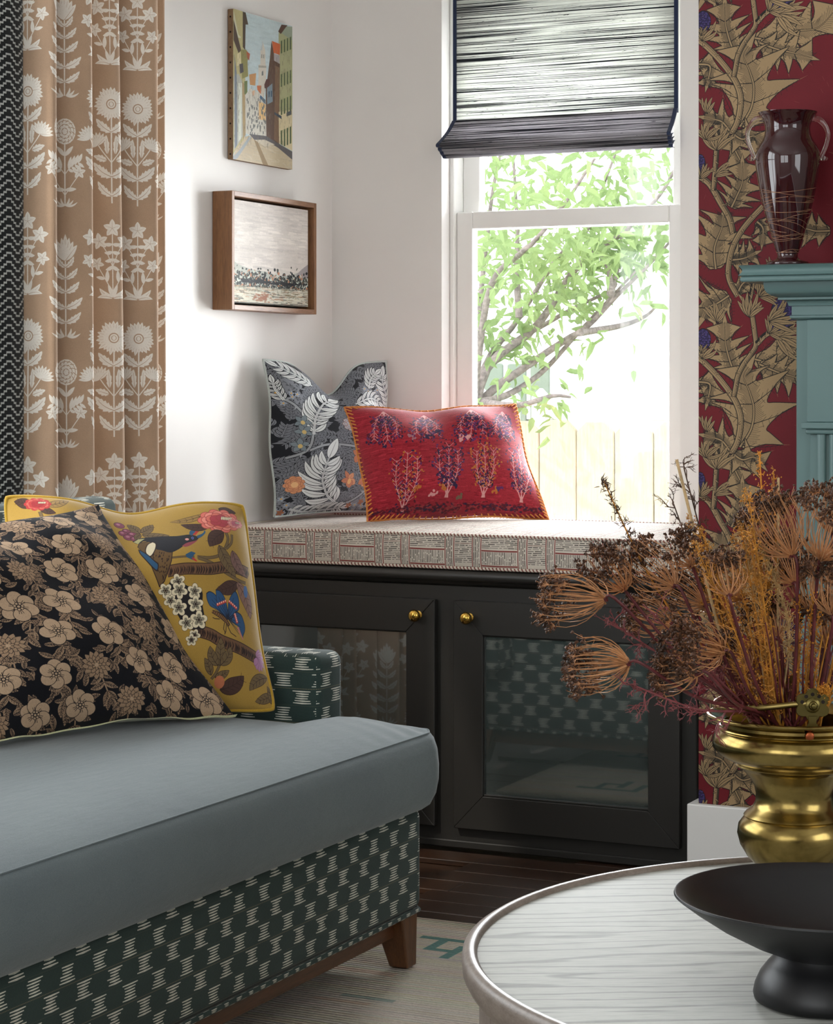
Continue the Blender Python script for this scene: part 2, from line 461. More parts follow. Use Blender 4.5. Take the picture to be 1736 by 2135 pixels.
# ---- stepped key braid on the curtain's leading edge (unit: cm)
def braid_print():
    c = Canvas(256, 128, (24, 27, 29), (0, 0, 8, 4), 2, True)
    I = (184, 187, 184); st = [0, 1, 2, 3, 3, 2, 1, 0]
    for k in range(-6, 8):
        for rep in range(-1, 2):
            for i in range(8):
                x = i + rep * 8; y = k * 2.0 + st[i] * .62
                c.poly([(x - .12, y - .22), (x + 1.12, y - .22), (x + 1.12, y + .22), (x - .12, y + .22)], I)
                y2 = k * 2.0 + st[(i + 1) % 8] * .62
                if y2 != y: c.poly([(x + .88, min(y, y2) - .16), (x + 1.12, min(y, y2) - .16), (x + 1.12, max(y, y2) + .16), (x + .88, max(y, y2) + .16)], I)
    return c.image('braid_print')

# ---- ikat upholstery (unit: cm); two rows of dashes per repeat
def ikat_print():
    c = Canvas(640, 512, (46, 62, 58), (0, 0, 14.4, 11.6), 2, True)
    r = random.Random(5); I = (224, 221, 206); T = (120, 112, 88)
    for row in range(4):
        y0 = .35 + row * 2.9
        for k in range(2):
            x0 = k * 7.2 + (3.6 if row % 2 else 0) + .5
            fam = r.choice((0, 1, 2))
            for d in range(6):
                wv = [0, .35, .6, .45, .2, 0][d] if fam == 0 else r.uniform(0, .6)
                xa = x0 + wv + r.uniform(-.2, .2); xb = x0 + 2.9 + [0.5, .1, -.2, -.1, .2, .55][d] * (1 if fam != 1 else .4) + r.uniform(-.25, .25)
                c.line([(xa, y0 + d * .4), ((xa + xb) / 2, y0 + d * .4 + .03), (xb, y0 + d * .4)], [.14, .25, .25, .25, .14], I)
        yy = y0 + 2.45
        if row % 2:
            for q in range(48): c.line([(q * .3, yy), (q * .3 + .18, yy + .03)], .12, T)
        else: c.line([(0, yy), (7, yy), (14.4, yy)], .06, (96, 94, 78))
    for q in range(58):
        c.line([(0, q * .2), (14.4, q * .2)], .04, (31, 46, 43), .5)
    return c.image('ikat_print')

# ---- basket-weave cloth of the bench cushion (unit: cm)
def basket_print():
    S = 17.0; Hh = 9.0
    c = Canvas(1024, 544, (205, 195, 182), (0, 0, S, Hh), 2, True); r = random.Random(8)
    B = (62, 56, 52); Rd = (128, 58, 54)
    def dashes(x0, x1, y0, y1, vert=False):
        n = int(((x1 - x0) if vert else (y1 - y0)) / .40)
        for i in range(n):
            q = (x0 if vert else y0) + (i + .5) * .40
            a, b = (y0, y1) if vert else (x0, x1)
            p = a + .05
            while p < b - .1:
                L = min(r.uniform(.4, 2.2), b - p)
                w_ = r.choice((.09, .13, .17))
                if vert: c.line([(q, p), (q + r.uniform(-.02, .02), p + L)], w_, B)
                else: c.line([(p, q), (p + L, q + r.uniform(-.02, .02))], w_, B)
                p += L + r.uniform(.05, .4)
    # block A: horizontal bands between red lines ; block B: upright bands
    dashes(0, 8.3, .2, 2.2); dashes(0, 8.3, 2.6, 5.6); dashes(0, 8.3, 6.0, 8.8, True)
    for y in (.05, 2.4, 5.8): c.line([(0, y), (4, y + .06), (8.3, y)], .30, Rd)
    dashes(8.6, 10.3, 0, 9, True); dashes(15.0, 16.7, 0, 9, True); dashes(10.7, 14.7, .2, 8.8)
    for x in (8.45, 10.5, 14.85, 16.85): c.line([(x, 0), (x, 9)], .2, Rd)
    c.line([(10.5, 4.4), (14.8, 4.4)], .12, (150, 120, 110))
    return c.image('basket_weave_print')

# ---- yellow chinoiserie cushion; drawn in the pixels of one enlarged view, sheared to the cushion
def yellow_print():
    def tf(p):
        x = 230 + p[:, 0] / 4.692; y = 1040 + p[:, 1] / 4.692
        t = (y - 1040) / 435; return np.stack([(x - 12 - 55 * t) / 498, t], 1)
    c = Canvas(1280, 1100, (170, 135, 60), (0, 0, 1, 1), 2, False, tf); r = random.Random(4)
    DK = (44, 28, 24); BR = (112, 80, 56); OL = (112, 92, 62); DB = (74, 50, 42); BL = (44, 84, 116); CR = (222, 208, 176)
    def peony(x, y, s, c1, c2, c3):
        for ring, (rr, n, cc) in enumerate(((1.0, 10, c1), (.78, 9, c2), (.55, 7, c1), (.34, 5, c3))):
            for i in range(n):
                a = 6.283 * i / n + ring * .4
                c.ell(x + s * rr * math.cos(a), y + s * rr * .55 * math.sin(a), s * .33, s * .25, (150, 60, 56), a * .0); c.ell(x + s * rr * math.cos(a), y + s * rr * .55 * math.sin(a), s * .30, s * .22, cc)
                c.ell(x + s * rr * .9 * math.cos(a), y + s * rr * .5 * math.sin(a), s * .16, s * .10, c3)
        for i in range(7): c.leaf(x + s * (.1 + .1 * i), y - s * .05, x + s * (.16 + .1 * i), y - s * .3, s * .1, CR, DK, 2)
    def bl(x, y, x2, y2, w, col=OL, side=4, bend=.06, serr=0): c.leaf(x, y, x2, y2, w, col, DK, 4, DK, 5, bend, serr, 1, side)
    def stem(p, w, col=OL): q = curve(p, 20); c.line(q, w + 6, DK); c.line(q, w, col)
    stem([(1060, 330), (1095, 420), (1060, 520), (1000, 600), (880, 640), (750, 640)], 26)
    stem([(1140, 370), (1130, 460), (1070, 530)], 22)
    stem([(490, 655), (640, 640), (720, 640)], 14)
    stem([(760, 650), (900, 690), (1030, 760), (1200, 830), (1290, 845)], 26)
    for P in ([(440, 800), (600, 768), (760, 758), (900, 748), (1060, 715), (1200, 715), (1330, 735)],
              [(740, 1340), (880, 1372), (1000, 1425), (1180, 1470), (1300, 1510), (1400, 1545)]):
        q = curve(P, 30); c.line(q, 118, DK); c.line(q, 104, BR)
        for a in q[:-1]:
            for k in range(3):
                xx = a[0] + r.uniform(-20, 20); o = r.uniform(10, 30)
                c.line(curve([(xx, a[1] - 46 + o), (xx + 10, a[1] + 6), (xx - 6, a[1] + 48)], 5), [2, 9, 3], DK)
    # fruit and leaves top left
    for x, y, s in ((95, 310, 40), (150, 350, 44), (60, 350, 44), (110, 395, 50), (170, 410, 44), (30, 240, 50)):
        c.ell(x, y, s + 4, s * .8 + 4, DK); c.ell(x, y, s, s * .8, (128, 62, 84)); c.ell(x - 10, y - 10, s * .4, s * .3, (172, 110, 128))
    bl(220, 330, 110, 210, 90); bl(235, 320, 350, 220, 100); bl(240, 345, 490, 390, 80); bl(225, 340, 170, 420, 60)
    # bird
    c.poly([(180, 520), (200, 460), (300, 440), (400, 560), (505, 580), (490, 690), (450, 810), (420, 900), (370, 960), (310, 800), (255, 640)], DK)
    c.poly([(186, 522), (206, 466), (296, 448), (396, 566), (496, 590), (482, 690), (442, 805), (412, 895), (372, 940), (316, 796), (262, 640)], (104, 78, 46))
    for i in range(90):
        x = r.uniform(290, 470); y = r.uniform(580, 880)
        if x < 300 + (y - 580) * .25 or x > 490 - (y - 580) * .25: continue
        c.leaf(x, y, x - 6, y + 24, 8, DK)
    c.poly(curve([(140, 450), (230, 395), (400, 392), (560, 403), (680, 390), (745, 402), (780, 432), (740, 466), (645, 505), (560, 565), (480, 598), (400, 568), (345, 545), (345, 480), (250, 440), (190, 480), (140, 450)], 60), (34, 34, 40))
    c.poly([(150, 455), (200, 410), (260, 405), (220, 440), (190, 480)], (176, 170, 120))
    c.poly(curve([(690, 385), (705, 345), (770, 318), (745, 370), (715, 402), (690, 385)], 16), BL)
    c.poly([(722, 392), (760, 352), (802, 342), (752, 398)], (180, 52, 44))
    c.poly(curve([(765, 405), (830, 375), (848, 342), (856, 372), (805, 422), (770, 432), (765, 405)], 16), BL)
    c.poly(curve([(600, 525), (650, 490), (735, 466), (770, 455), (700, 510), (640, 535), (600, 525)], 16), (150, 70, 80))
    c.ell(660, 447, 20, 14, (226, 160, 150)); c.ell(718, 432, 13, 16, (90, 110, 190)); c.ell(718, 432, 6, 8, DK)
    c.poly(curve([(330, 450), (360, 485), (342, 565), (290, 645), (246, 585), (270, 490), (330, 450)], 20), DK)
    c.poly(curve([(325, 460), (350, 487), (334, 560), (290, 630), (254, 580), (277, 495), (325, 460)], 20), CR)
    c.poly(curve([(185, 545), (262, 605), (330, 685), (364, 725), (350, 800), (305, 765), (250, 690), (196, 605), (185, 545)], 24), DK)
    c.poly(curve([(195, 560), (262, 618), (325, 695), (354, 730), (345, 785), (308, 752), (255, 680), (205, 604), (195, 560)], 24), BL)
    # peonies and their leaves
    bl(905, 295, 620, 262, 80, DB, 4, -.1); bl(880, 150, 520, 215, 60, (150, 118, 66), 4, -.08); bl(1020, 80, 1210, 110, 90, DB, 3)
    peony(1020, 225, 175, (212, 112, 98), (228, 140, 124), (170, 62, 72)); peony(1190, 240, 70, (214, 130, 130), (226, 160, 150), (180, 90, 110))
    bl(1050, 360, 890, 520, 150, DB, 4, .1); bl(990, 500, 1170, 800, 120, OL, 6, .04); bl(1140, 540, 1300, 780, 110, (124, 92, 84), 5, .1)
    bl(1185, 850, 945, 945, 130, DB, 4, -.1); bl(1180, 850, 1340, 1180, 120, (138, 104, 92), 5, -.08); c.ell(1285, 930, 26, 60, (78, 110, 160))
    c.poly([(628, 620), (690, 585), (735, 600), (700, 640), (745, 690), (690, 670), (640, 650)], BL); c.leaf(690, 650, 748, 690, 20, (180, 52, 44))
    # blossom cluster
    c.poly(curve([(470, 900), (560, 880), (640, 930), (790, 960), (800, 1100), (830, 1300), (760, 1330), (640, 1320), (520, 1150), (440, 1000), (470, 900)], 40), (30, 26, 28))
    for x, y, s in ((550, 895, 80), (430, 985, 74), (720, 975, 78), (480, 1075, 70), (565, 975, 86), (730, 1095, 84), (562, 1135, 84), (640, 1275, 80), (762, 1240, 92), (720, 1385, 60), (690, 1430, 60)):
        ph = r.uniform(0, 1)
        for pas, (k, cc) in enumerate(((1.0, DK), (.92, CR))):
            for i in range(5):
                a = 6.283 * i / 5 + ph; c.ell(x + s * .58 * math.cos(a), y + s * .58 * math.sin(a), s * .42 * k, s * .38 * k, cc, a)
        for i in range(5):
            a = 6.283 * i / 5 + ph; c.ell(x + s * .38 * math.cos(a), y + s * .38 * math.sin(a), s * .26, s * .2, (140, 132, 112), a)
        for i in range(6):
            a = 6.283 * i / 6; c.ell(x + s * .26 * math.cos(a), y + s * .26 * math.sin(a), 6, 6, DK)
        c.ell(x, y, 10, 10, DK)
    # butterfly
    for pl in ([(840, 985), (880, 965), (945, 1000), (1010, 1100), (1065, 1225), (960, 1140), (880, 1105), (845, 1040)],
               [(940, 945), (990, 955), (1050, 1040), (1075, 1215), (985, 1140), (950, 1050)],
               [(1075, 1060), (1110, 985), (1160, 940), (1195, 1000), (1200, 1100), (1160, 1150), (1075, 1220)],
               [(1165, 1130), (1225, 1160), (1262, 1240), (1265, 1300), (1240, 1360), (1235, 1390), (1190, 1280), (1100, 1225)]):
        q = np.array(pl, float); c.poly(curve(list(q) + [q[0]], 40), (28, 36, 56)); m = q.mean(0); c.poly(curve(list(m + (q - m) * .92) + [m + (q[0] - m) * .92], 40), (44, 82, 122))
        root = np.array((1070, 1210.))
        for e in q: c.line([root, root + (e - root) * .75], [6, 3], (26, 32, 52))
    for p0, p1 in (((960, 1085), (1045, 1048)), ((1090, 1048), (1165, 1100)), ((1150, 1165), (1172, 1230))):
        for i in range(5):
            x, y = lerp(np.array(p0, float), np.array(p1, float), i / 4); c.ell(x, y, 13, 16, (186, 60, 54)); c.ell(x, y - 5, 7, 9, (236, 190, 170))
    c.line(curve([(1180, 1280), (1210, 1340), (1240, 1390)], 8), [24, 10], (186, 120, 110))
    q = curve([(900, 1152), (980, 1185), (1040, 1225), (1085, 1275)], 14); c.line(q, [30, 46, 44, 20], DK); c.line(q, [20, 34, 32, 10], (130, 92, 54))
    for p in q[1:-1]: c.line([(p[0] - 8, p[1] + 16), (p[0] + 10, p[1] - 16)], 5, DK)
    for p in ([(1030, 1250), (1020, 1310), (1040, 1350)], [(1060, 1270), (1100, 1340), (1160, 1370)], [(980, 1220), (930, 1220), (905, 1210)], [(1050, 1260), (1045, 1330), (1030, 1360)]): c.line(p, 7, DK)
    # lower leaves
    stem([(910, 1775), (950, 1720), (985, 1640)], 20)
    bl(985, 1650, 990, 1390, 100, OL, 4, 0); bl(965, 1650, 880, 1480, 90, OL, 3, -.1); bl(995, 1645, 1095, 1470, 100, OL, 3, .1)
    bl(945, 1760, 1080, 1690, 70, OL, 3); bl(905, 1740, 830, 1590, 70, OL, 3); bl(1000, 1870, 1235, 1730, 150, DB, 5, .1)
    bl(1510, 1715, 1300, 1860, 110, OL, 4, .12); bl(1560, 1880, 1360, 1960, 100, OL, 4, -.05); bl(1540, 1980, 1500, 1800, 60, OL, 3)
    c.ell(990, 1800, 50, 60, (186, 110, 76))
    for i in range(9): c.leaf(1400, 1540, 1425 + 70 * math.cos(i * .5 - 1.4), 1560 + 110 * math.sin(i * .5 - 1.4), 50, (176, 124, 160), (120, 70, 110), 3)
    # far left corner
    bl(-760, 120, -930, 60, 110, DB, 4); bl(-640, 110, -430, 40, 80, (150, 118, 66), 4); bl(-700, 130, -560, 200, 70, DB, 3)
    peony(-715, 95, 95, (172, 50, 50), (196, 90, 80), (150, 36, 44)); stem([(-700, 180), (-640, 420), (-560, 700), (-500, 1100)], 26); bl(-600, 600, -420, 480, 120); bl(-520, 900, -720, 780, 120, DB)
    return c.image('yellow_bird_print')

# ---- black and beige block-printed florals (unit: cm)
def black_print():
    S = 42.0
    c = Canvas(1280, 1280, (19, 19, 24), (0, 0, S, S), 2, True); r = random.Random(9)
    I = (184, 156, 128); K = (30, 26, 28); I2 = (160, 132, 106)
    def fl(x, y, s):
        ph = r.uniform(0, 6.28); n = r.choice((5, 5, 6))
        for i in range(n):
            a = ph + 6.283 * i / n; q = r.uniform(.9, 1.1); c.ell(x + s * .55 * math.cos(a), y + s * .55 * math.sin(a), s * .5 * q, s * .46, K, a); c.ell(x + s * .55 * math.cos(a), y + s * .55 * math.sin(a), s * .46 * q, s * .43, I, a)
            for d in (-.25, 0, .25): c.line([(x + s * .2 * math.cos(a + d), y + s * .2 * math.sin(a + d)), (x + s * .5 * math.cos(a + d), y + s * .5 * math.sin(a + d))], .07, K)
        for i in range(7):
            a = 6.283 * i / 7; c.ell(x + s * .2 * math.cos(a), y + s * .2 * math.sin(a), s * .1, s * .1, K); c.ell(x + s * .2 * math.cos(a), y + s * .2 * math.sin(a), s * .07, s * .07, I)
        c.ell(x, y, s * .12, s * .12, K); c.ell(x, y, s * .08, s * .08, I)
    def zin(x, y, s):
        for rr, n in ((1, 14), (.66, 11), (.36, 7)):
            for i in range(n):
                a = 6.283 * i / n; c.leaf(x + s * rr * .3 * math.cos(a), y + s * rr * .3 * math.sin(a), x + s * rr * math.cos(a), y + s * rr * math.sin(a), s * .36 * rr + .1, I2, K, .07)
        c.ell(x, y, s * .14, s * .14, I)
    def lf(x, y, a, L):
        x2, y2 = x + L * math.cos(a), y + L * math.sin(a)
        c.leaf(x, y, x2, y2, L * .42, I2, None, 0, K, .09, r.uniform(-.1, .1), 0, 1, 5)
        for k in range(7):
            t = .2 + .1 * k; px, py = lerp(x, x2, t), lerp(y, y2, t)
            for g in (-1, 1): c.line([(px, py), (px + L * .16 * math.cos(a + g), py + L * .16 * math.sin(a + g))], .06, K)
    pts = []
    for row in range(7):
        for k in range(6):
            pts.append(((k + .5 * (row % 2) + .5) * S / 6 + r.uniform(-.6, .6), (row + .5) * S / 7 + r.uniform(-.6, .6), (row * 2 + k) % 3))
    for x, y, ty in pts:
        q = curve([(x, y), (x + r.uniform(-1, 1), y + 2.5), (x + r.uniform(-2, 2), y + 5.4)], 10); c.line(q, .22, I2)
        for i in (3, 5, 7, 9):
            for g in (-1, 1): lf(q[i][0], q[i][1], math.pi / 2 + g * r.uniform(.7, 1.3) - (.6 * g if i > 6 else 0), r.uniform(1.7, 2.6))
        for _ in range(9): lf(x + r.uniform(-3.4, 3.4), y + r.uniform(-3, 3), r.uniform(0, 6.28), r.uniform(1.4, 2.2))
    for _ in range(170): lf(r.uniform(0, S), r.uniform(0, S), r.uniform(0, 6.28), r.uniform(1.5, 2.3))
    for x, y, ty in pts:
        if ty == 0: zin(x, y, 2.3)
        else: fl(x, y, r.uniform(2.2, 2.75))
    return c.image('black_floral_print')

# ---- willow-leaf cushion in greys with apricot flowers; drawn in the pixels of one enlarged view
def grey_print():
    def tf(p):
        x = p[:, 0]; y = p[:, 1]; t = (y - 130) / 1790; return np.stack([(x - 150 - 30 * t) / (1420 - 150 * t), t], 1)
    c = Canvas(1100, 1200, (26, 28, 34), (0, 0, 1, 1), 2, False, tf); r = random.Random(12)
    L1 = (214, 217, 216); L2 = (124, 127, 134); L3 = (150, 154, 158); K = (26, 28, 34); AP = (206, 142, 104)
    for q_ in range(320):
        x = 130 + (q_ % 16 + r.uniform(0, 1)) * 95; y = 100 + (q_ // 16 + r.uniform(0, 1)) * 92; a = r.uniform(0, 6.28)
        for k in range(5):
            for g in (-1, 1):
                b = a + g * .8; px = x + 32 * k * math.cos(a); py = y + 32 * k * math.sin(a); c.leaf(px, py, px + 70 * math.cos(b), py + 70 * math.sin(b), 21, L2, K, 3, K, 3, .1 * g)
        c.line([(x, y), (x + 160 * math.cos(a), y + 160 * math.sin(a))], 6, L2)
    for cx, cy in ((300, 460), (1250, 520), (250, 1860), (1080, 1850)):
        for _ in range(26):
            x = cx + r.gauss(0, 90); y = cy + r.gauss(0, 90); a = r.uniform(0, 6.28)
            c.ell(x, y, 34, 13, L2, a); c.ell(x + 20, y + 26, 26, 10, L2, a + 1)
        for _ in range(7):
            x = cx + r.gauss(0, 90); y = cy + r.gauss(0, 80)
            for i in range(5): a = 6.283 * i / 5; c.ell(x + 17 * math.cos(a), y + 17 * math.sin(a), 14, 9, (150, 158, 170), a)
            c.ell(x, y, 9, 9, (206, 160, 90))
    def vine(P, w): q = curve(P, 40); c.line(q, w + 12, K); c.line(q, w, L3); return q
    for P in ([(190, 560), (330, 650), (430, 790), (465, 960), (410, 1170), (240, 1260)], [(430, 1180), (600, 1120), (820, 1130), (1020, 1200), (1150, 1440), (1110, 1650), (960, 1800), (800, 1830)], [(1020, 1200), (1250, 1260)]):
        q = vine(P, 26)
        for i in range(4, 38, 5):
            d = q[i + 1] - q[i - 1]; d /= np.hypot(*d); nn = np.array([-d[1], d[0]]) * (1 if i % 2 else -1); c.poly([q[i] - d * 16, q[i] + d * 16, q[i] + nn * 44 + d * 22], L3)
    def frond(P, W, n, col):
        q = curve(P, 40)
        for i in range(n):
            t = .10 + .86 * i / n; k = int(t * 39); d = q[min(k + 1, 39)] - q[max(k - 1, 0)]; d /= np.hypot(*d); nn = np.array([-d[1], d[0]])
            ln = W * 1.12 * (math.sin(math.pi * (t * .8 + .16)) ** .7)
            for g in (-1, 1):
                e = q[k] + (nn * g * .66 + d * .86) * ln; c.leaf(q[k][0], q[k][1], e[0], e[1], W * .27, col, K, 6, K, 5, .12 * g)
        e = q[-1]; d = q[-1] - q[-4]; d /= np.hypot(*d); c.leaf(e[0] - d[0] * 20, e[1] - d[1] * 20, e[0] + d[0] * W * .9, e[1] + d[1] * W * .9, W * .42, col, K, 6, K, 5)
        c.line(q, [22, 12], col); c.line(q, 4, L2)
    frond([(800, 1820), (660, 1720), (580, 1560), (590, 1420), (640, 1260)], 250, 9, L1)
    frond([(470, 1000), (500, 860), (540, 760), (640, 590), (720, 500)], 190, 8, L1)
    frond([(1040, 560), (1120, 760), (1100, 900), (1130, 1080)], 170, 7, L1)
    frond([(1290, 1830), (1230, 1660), (1170, 1500)], 170, 8, (176, 170, 176)); frond([(300, 1850), (500, 1900), (760, 1890), (900, 1870)], 120, 8, L1)
    frond([(1500, 740), (1490, 600), (1440, 400), (1470, 300)], 150, 8, L1); frond([(960, 540), (1150, 560), (1330, 640)], 130, 6, L1)
    frond([(560, 380), (420, 300), (250, 190)], 130, 6, L1); frond([(1200, 440), (1290, 330), (1390, 270)], 120, 6, L1); frond([(240, 600), (190, 480), (180, 380)], 90, 5, L1)
    def rose(x, y, s, c1, c2):
        for rr, n in ((1, 9), (.7, 8), (.42, 6)):
            for i in range(n): a = 6.283 * i / n + rr; c.ell(x + s * rr * .7 * math.cos(a), y + s * rr * .8 * math.sin(a), s * .36, s * .3, (150, 96, 70)); c.ell(x + s * rr * .7 * math.cos(a), y + s * rr * .8 * math.sin(a), s * .32, s * .27, c1)
        c.ell(x, y, s * .35, s * .35, c2)
    rose(318, 1570, 95, AP, (226, 180, 130)); rose(870, 850, 95, (168, 170, 176), (204, 186, 130))
    for x, y, a in ((965, 1250, .2), (860, 1540, -.6), (1060, 1530, .5)):
        for k, (d, ln, wd) in enumerate(((-1.4, 120, 44), (-.5, 90, 60), (3.6, 90, 60), (1.2, 100, 80), (1.9, 100, 80))):
            c.leaf(x, y, x + ln * math.cos(d + a), y + ln * math.sin(d + a), wd, AP if k % 2 else (190, 118, 84), (110, 66, 50), 3, (150, 90, 62), 3)
        c.ell(x + 6, y + 20, 22, 34, (222, 170, 110))
    for x, y, a in ((390, 850, .2), (340, 1120, -.3), (385, 960, .6)):
        for k in range(5): c.leaf(x, y, x + 84 * math.cos(a + 1.25 * k), y + 84 * math.sin(a + 1.25 * k), 50, (120, 132, 138), K, 3)
        c.ell(x, y + 10, 20, 24, (206, 178, 116))
    for x, y in ((960, 1850), (1095, 1810), (225, 1880)):
        for i in range(5): a = 6.283 * i / 5; c.ell(x + 20 * math.cos(a), y + 20 * math.sin(a), 17, 11, (160, 100, 70), a)
    return c.image('grey_willow_print')

# ---- embroidered red lumbar cushion; drawn in the pixels of one enlarged view
def red_print():
    def tf(p):
        t = (p[:, 1] - 120) / 880; return np.stack([(p[:, 0] - 75 - 175 * t) / (1330 + 90 * t), t], 1)
    c = Canvas(1280, 860, (150, 30, 44), (0, 0, 1, 1), 2, False, tf); r = random.Random(6)
    for _ in range(4200):
        x = r.uniform(50, 1720); y = r.uniform(60, 1060); q = r.uniform(-1, 1)
        c.line([(x, y), (x + r.uniform(10, 70), y + r.uniform(-3, 3))], r.uniform(3, 9), (150 + 44 * q, 30 + 26 * q, 46 + 26 * q), .55)
    P1 = (208, 148, 146); NV = (44, 28, 62); PU = (86, 40, 92); OR = (176, 104, 44); DR = (84, 16, 30)
    def tree(x, y, h, up, dens, sp, leafc):
        s = -1 if up else 1
        tips = []
        for k in (-1, 0, 1):
            q = curve([(x, y), (x + k * sp * .5, y + s * h * .2), (x + k * sp, y + s * h * .5), (x + k * sp * 1.05 + r.uniform(-10, 10), y + s * h * (1 if k == 0 else .88))], 26)
            c.line(q, [9, 5.5, 4], P1); tips += list(q[5:])
            for i in range(6, 25, 2):
                for g in (-1, 1):
                    a = q[i]; b = a + np.array([g * r.uniform(18, 44), s * r.uniform(18, 40)]); c.line([a, b], 3.2, P1)
                    for _ in range(dens):
                        c.ell(b[0] + r.gauss(0, 16), b[1] + r.gauss(0, 14), r.uniform(6, 13), r.uniform(4, 8), r.choice(leafc), r.uniform(0, 3))
        c.poly([(x - 16, y + 10), (x - 6, y + s * 40), (x + 6, y + s * 40), (x + 16, y + 10)], P1)
    A = (NV, NV, PU, PU, DR); B = (NV, PU, OR, DR, OR)
    tree(500, 960, 400, True, 2, 80, B); tree(828, 890, 380, True, 4, 72, A); tree(1122, 890, 380, True, 4, 68, B); tree(1445, 905, 400, True, 3, 76, A)
    tree(340, 190, 270, False, 4, 80, A); tree(660, 200, 250, False, 4, 80, A); tree(1010, 205, 250, False, 4, 84, A); tree(1290, 200, 240, False, 5, 66, A)
    for x, y, cc in ((930, 460, P1), (985, 440, P1), (540, 440, (160, 110, 120)), (670, 445, NV), (715, 880, P1), (940, 890, (110, 90, 70)), (795, 835, OR), (890, 815, NV), (1215, 850, OR), (1255, 840, PU), (745, 400, NV), (580, 830, OR)):
        for _ in range(7): c.ell(x + r.gauss(0, 16), y + r.gauss(0, 12), 11, 8, cc, r.uniform(0, 3))
    for _ in range(500):
        x = r.uniform(250, 1700); c.ell(x, r.gauss(955, 12), 12, 5, r.choice((NV, DR, DR, (150, 60, 60))), r.uniform(-.3, .3), .8)
    return c.image('red_tree_print')

# ---- thistle wallpaper; tile drawn in the pixels of one enlarged view
WPX = 3.811; WT_W = 526 * WPX; WT_H = 670 * WPX
def wallpaper_print():
    c = Canvas(1052, 1340, (104, 22, 31), (57, 0, 57 + WT_W, WT_H), 2, True); r = random.Random(21)
    TN = (156, 130, 95); K = (30, 27, 24); T2 = (142, 117, 82); PU = (70, 56, 108)
    def spiky(P, W, n, seed=0):
        W = W * 1.40; n = max(3, int(n * .72 + .5))
        rr = random.Random(seed); q = np.array(curve(P, 60)); g = np.gradient(q, axis=0); g /= np.hypot(g[:, 0], g[:, 1])[:, None]; nn = np.stack([-g[:, 1], g[:, 0]], 1)
        sides = []; tips = []
        for sg in (1, -1):
            s = [q[0]]
            for i in range(n):
                t0 = .04 + .86 * i / n; t1 = .04 + .86 * (i + .55) / n; t2 = .04 + .86 * (i + 1) / n
                env = math.sin(math.pi * min(.97, (t1 * .78 + .16))) ** .8
                k0, k1, k2 = int(t0 * 59), int(t1 * 59), int(min(t2, .99) * 59)
                wt = W * env * rr.uniform(.88, 1.12); tip = q[k1] + nn[k1] * sg * wt + g[k1] * W * .22
                prev = s[-1]; bay = q[k0] + nn[k0] * sg * W * env * (.34 if i else .22); far = lerp(bay, tip, .55) - nn[k1] * sg * W * .10 + g[k1] * W * .02
                s += curve([prev, lerp(prev, bay, .62) - nn[k0] * sg * W * .05, bay, far, tip], 14)[1:]; tips.append((k0, tip, sg))
            s += curve([s[-1], q[-3] + nn[-3] * sg * W * .10], 4)[1:]
            sides.append(s)
        end = q[-1] + g[-1] * W * .35
        pts = sides[0] + [end] + sides[1][::-1]
        c.line(list(pts) + [pts[0]], 12, K); c.poly(pts, TN)
        for k0, tip, sg in tips:
            a = q[k0]; m = lerp(a, tip, .55) - g[k0] * W * .06; v = curve([a, m, tip], 10); c.line(v, [7, 4, 2], K)
            for i in range(2, 9):
                for d in (-1, 1):
                    L = W * .17 * (1 - i / 11); c.line([v[i], v[i] + g[k0] * d * L * .9 + nn[k0] * sg * L * .5], 2.2, K)
            if rr.random() < .8: c.line([tip, tip + (tip - a) * .16], [4, 1], T2)
        for i in range(2, 58):
            for sg in (1, -1):
                L = W * rr.uniform(.12, .26); c.line([q[i] + nn[i] * sg * 10, q[i] + nn[i] * sg * (10 + L) + g[i] * L * .8], 2.2, K, .8)
        c.line(q, [26, 20, 6], K); c.line(q, [15, 11, 2], TN)
    def stem(P, w):
        q = np.array(curve(P, 50)); c.line(q, w + 12, K); c.line(q, w, TN)
        g = np.gradient(q, axis=0); g /= np.hypot(g[:, 0], g[:, 1])[:, None]; nn = np.stack([-g[:, 1], g[:, 0]], 1)
        for i in range(0, 49):
            for f in (0, .5):
                p = lerp(q[i], q[i + 1], f); c.line([p - nn[i] * w * .5, p - nn[i] * w * .12 + g[i] * 3], 3.2, K)
        c.line(q + nn * w * .1, 2.5, K, .7)
        for i in range(5, 48, 7):
            s_ = 1 if i % 2 else -1; c.poly([q[i] - g[i] * 10, q[i] + g[i] * 14, q[i] + nn[i] * s_ * w * .9 + g[i] * 24], K); c.poly([q[i] - g[i] * 6, q[i] + g[i] * 9, q[i] + nn[i] * s_ * w * .75 + g[i] * 20], TN)
    def thistle(x, y, rx, ry, a=0):
        c.ell(x, y, rx + 8, ry + 8, K)
        c.ell(x, y, rx, ry, (46, 36, 78))
        for i in range(int(rx * ry / 60)):
            u, v = r.uniform(-1, 1), r.uniform(-1, 1)
            if u * u + v * v > .92: continue
            px, py = x + u * rx, y + v * ry; c.ell(px, py, 13, 9, (30, 24, 50), .4 * u); c.ell(px, py - 2, 10, 6.5, PU, .4 * u)
    def spikes(x, y, n, L, a0, a1):
        for i in range(n):
            a = lerp(a0, a1, i / max(1, n - 1)) + r.uniform(-.1, .1); l_ = L * r.uniform(.7, 1.1)
            c.leaf(x, y, x + l_ * math.cos(a), y + l_ * math.sin(a), L * .16, TN, K, 4, K, 4, r.uniform(-.1, .1))
    # back layer of leaves
    spiky([(330, 1060), (360, 1180), (420, 1300), (470, 1420)], 90, 4, 1)
    spiky([(60, 480), (150, 500), (140, 600), (125, 660)], 110, 3, 2)
    spiky([(520, 300), (700, 330), (860, 270), (1040, 250), (1200, 90)], 190, 6, 3)
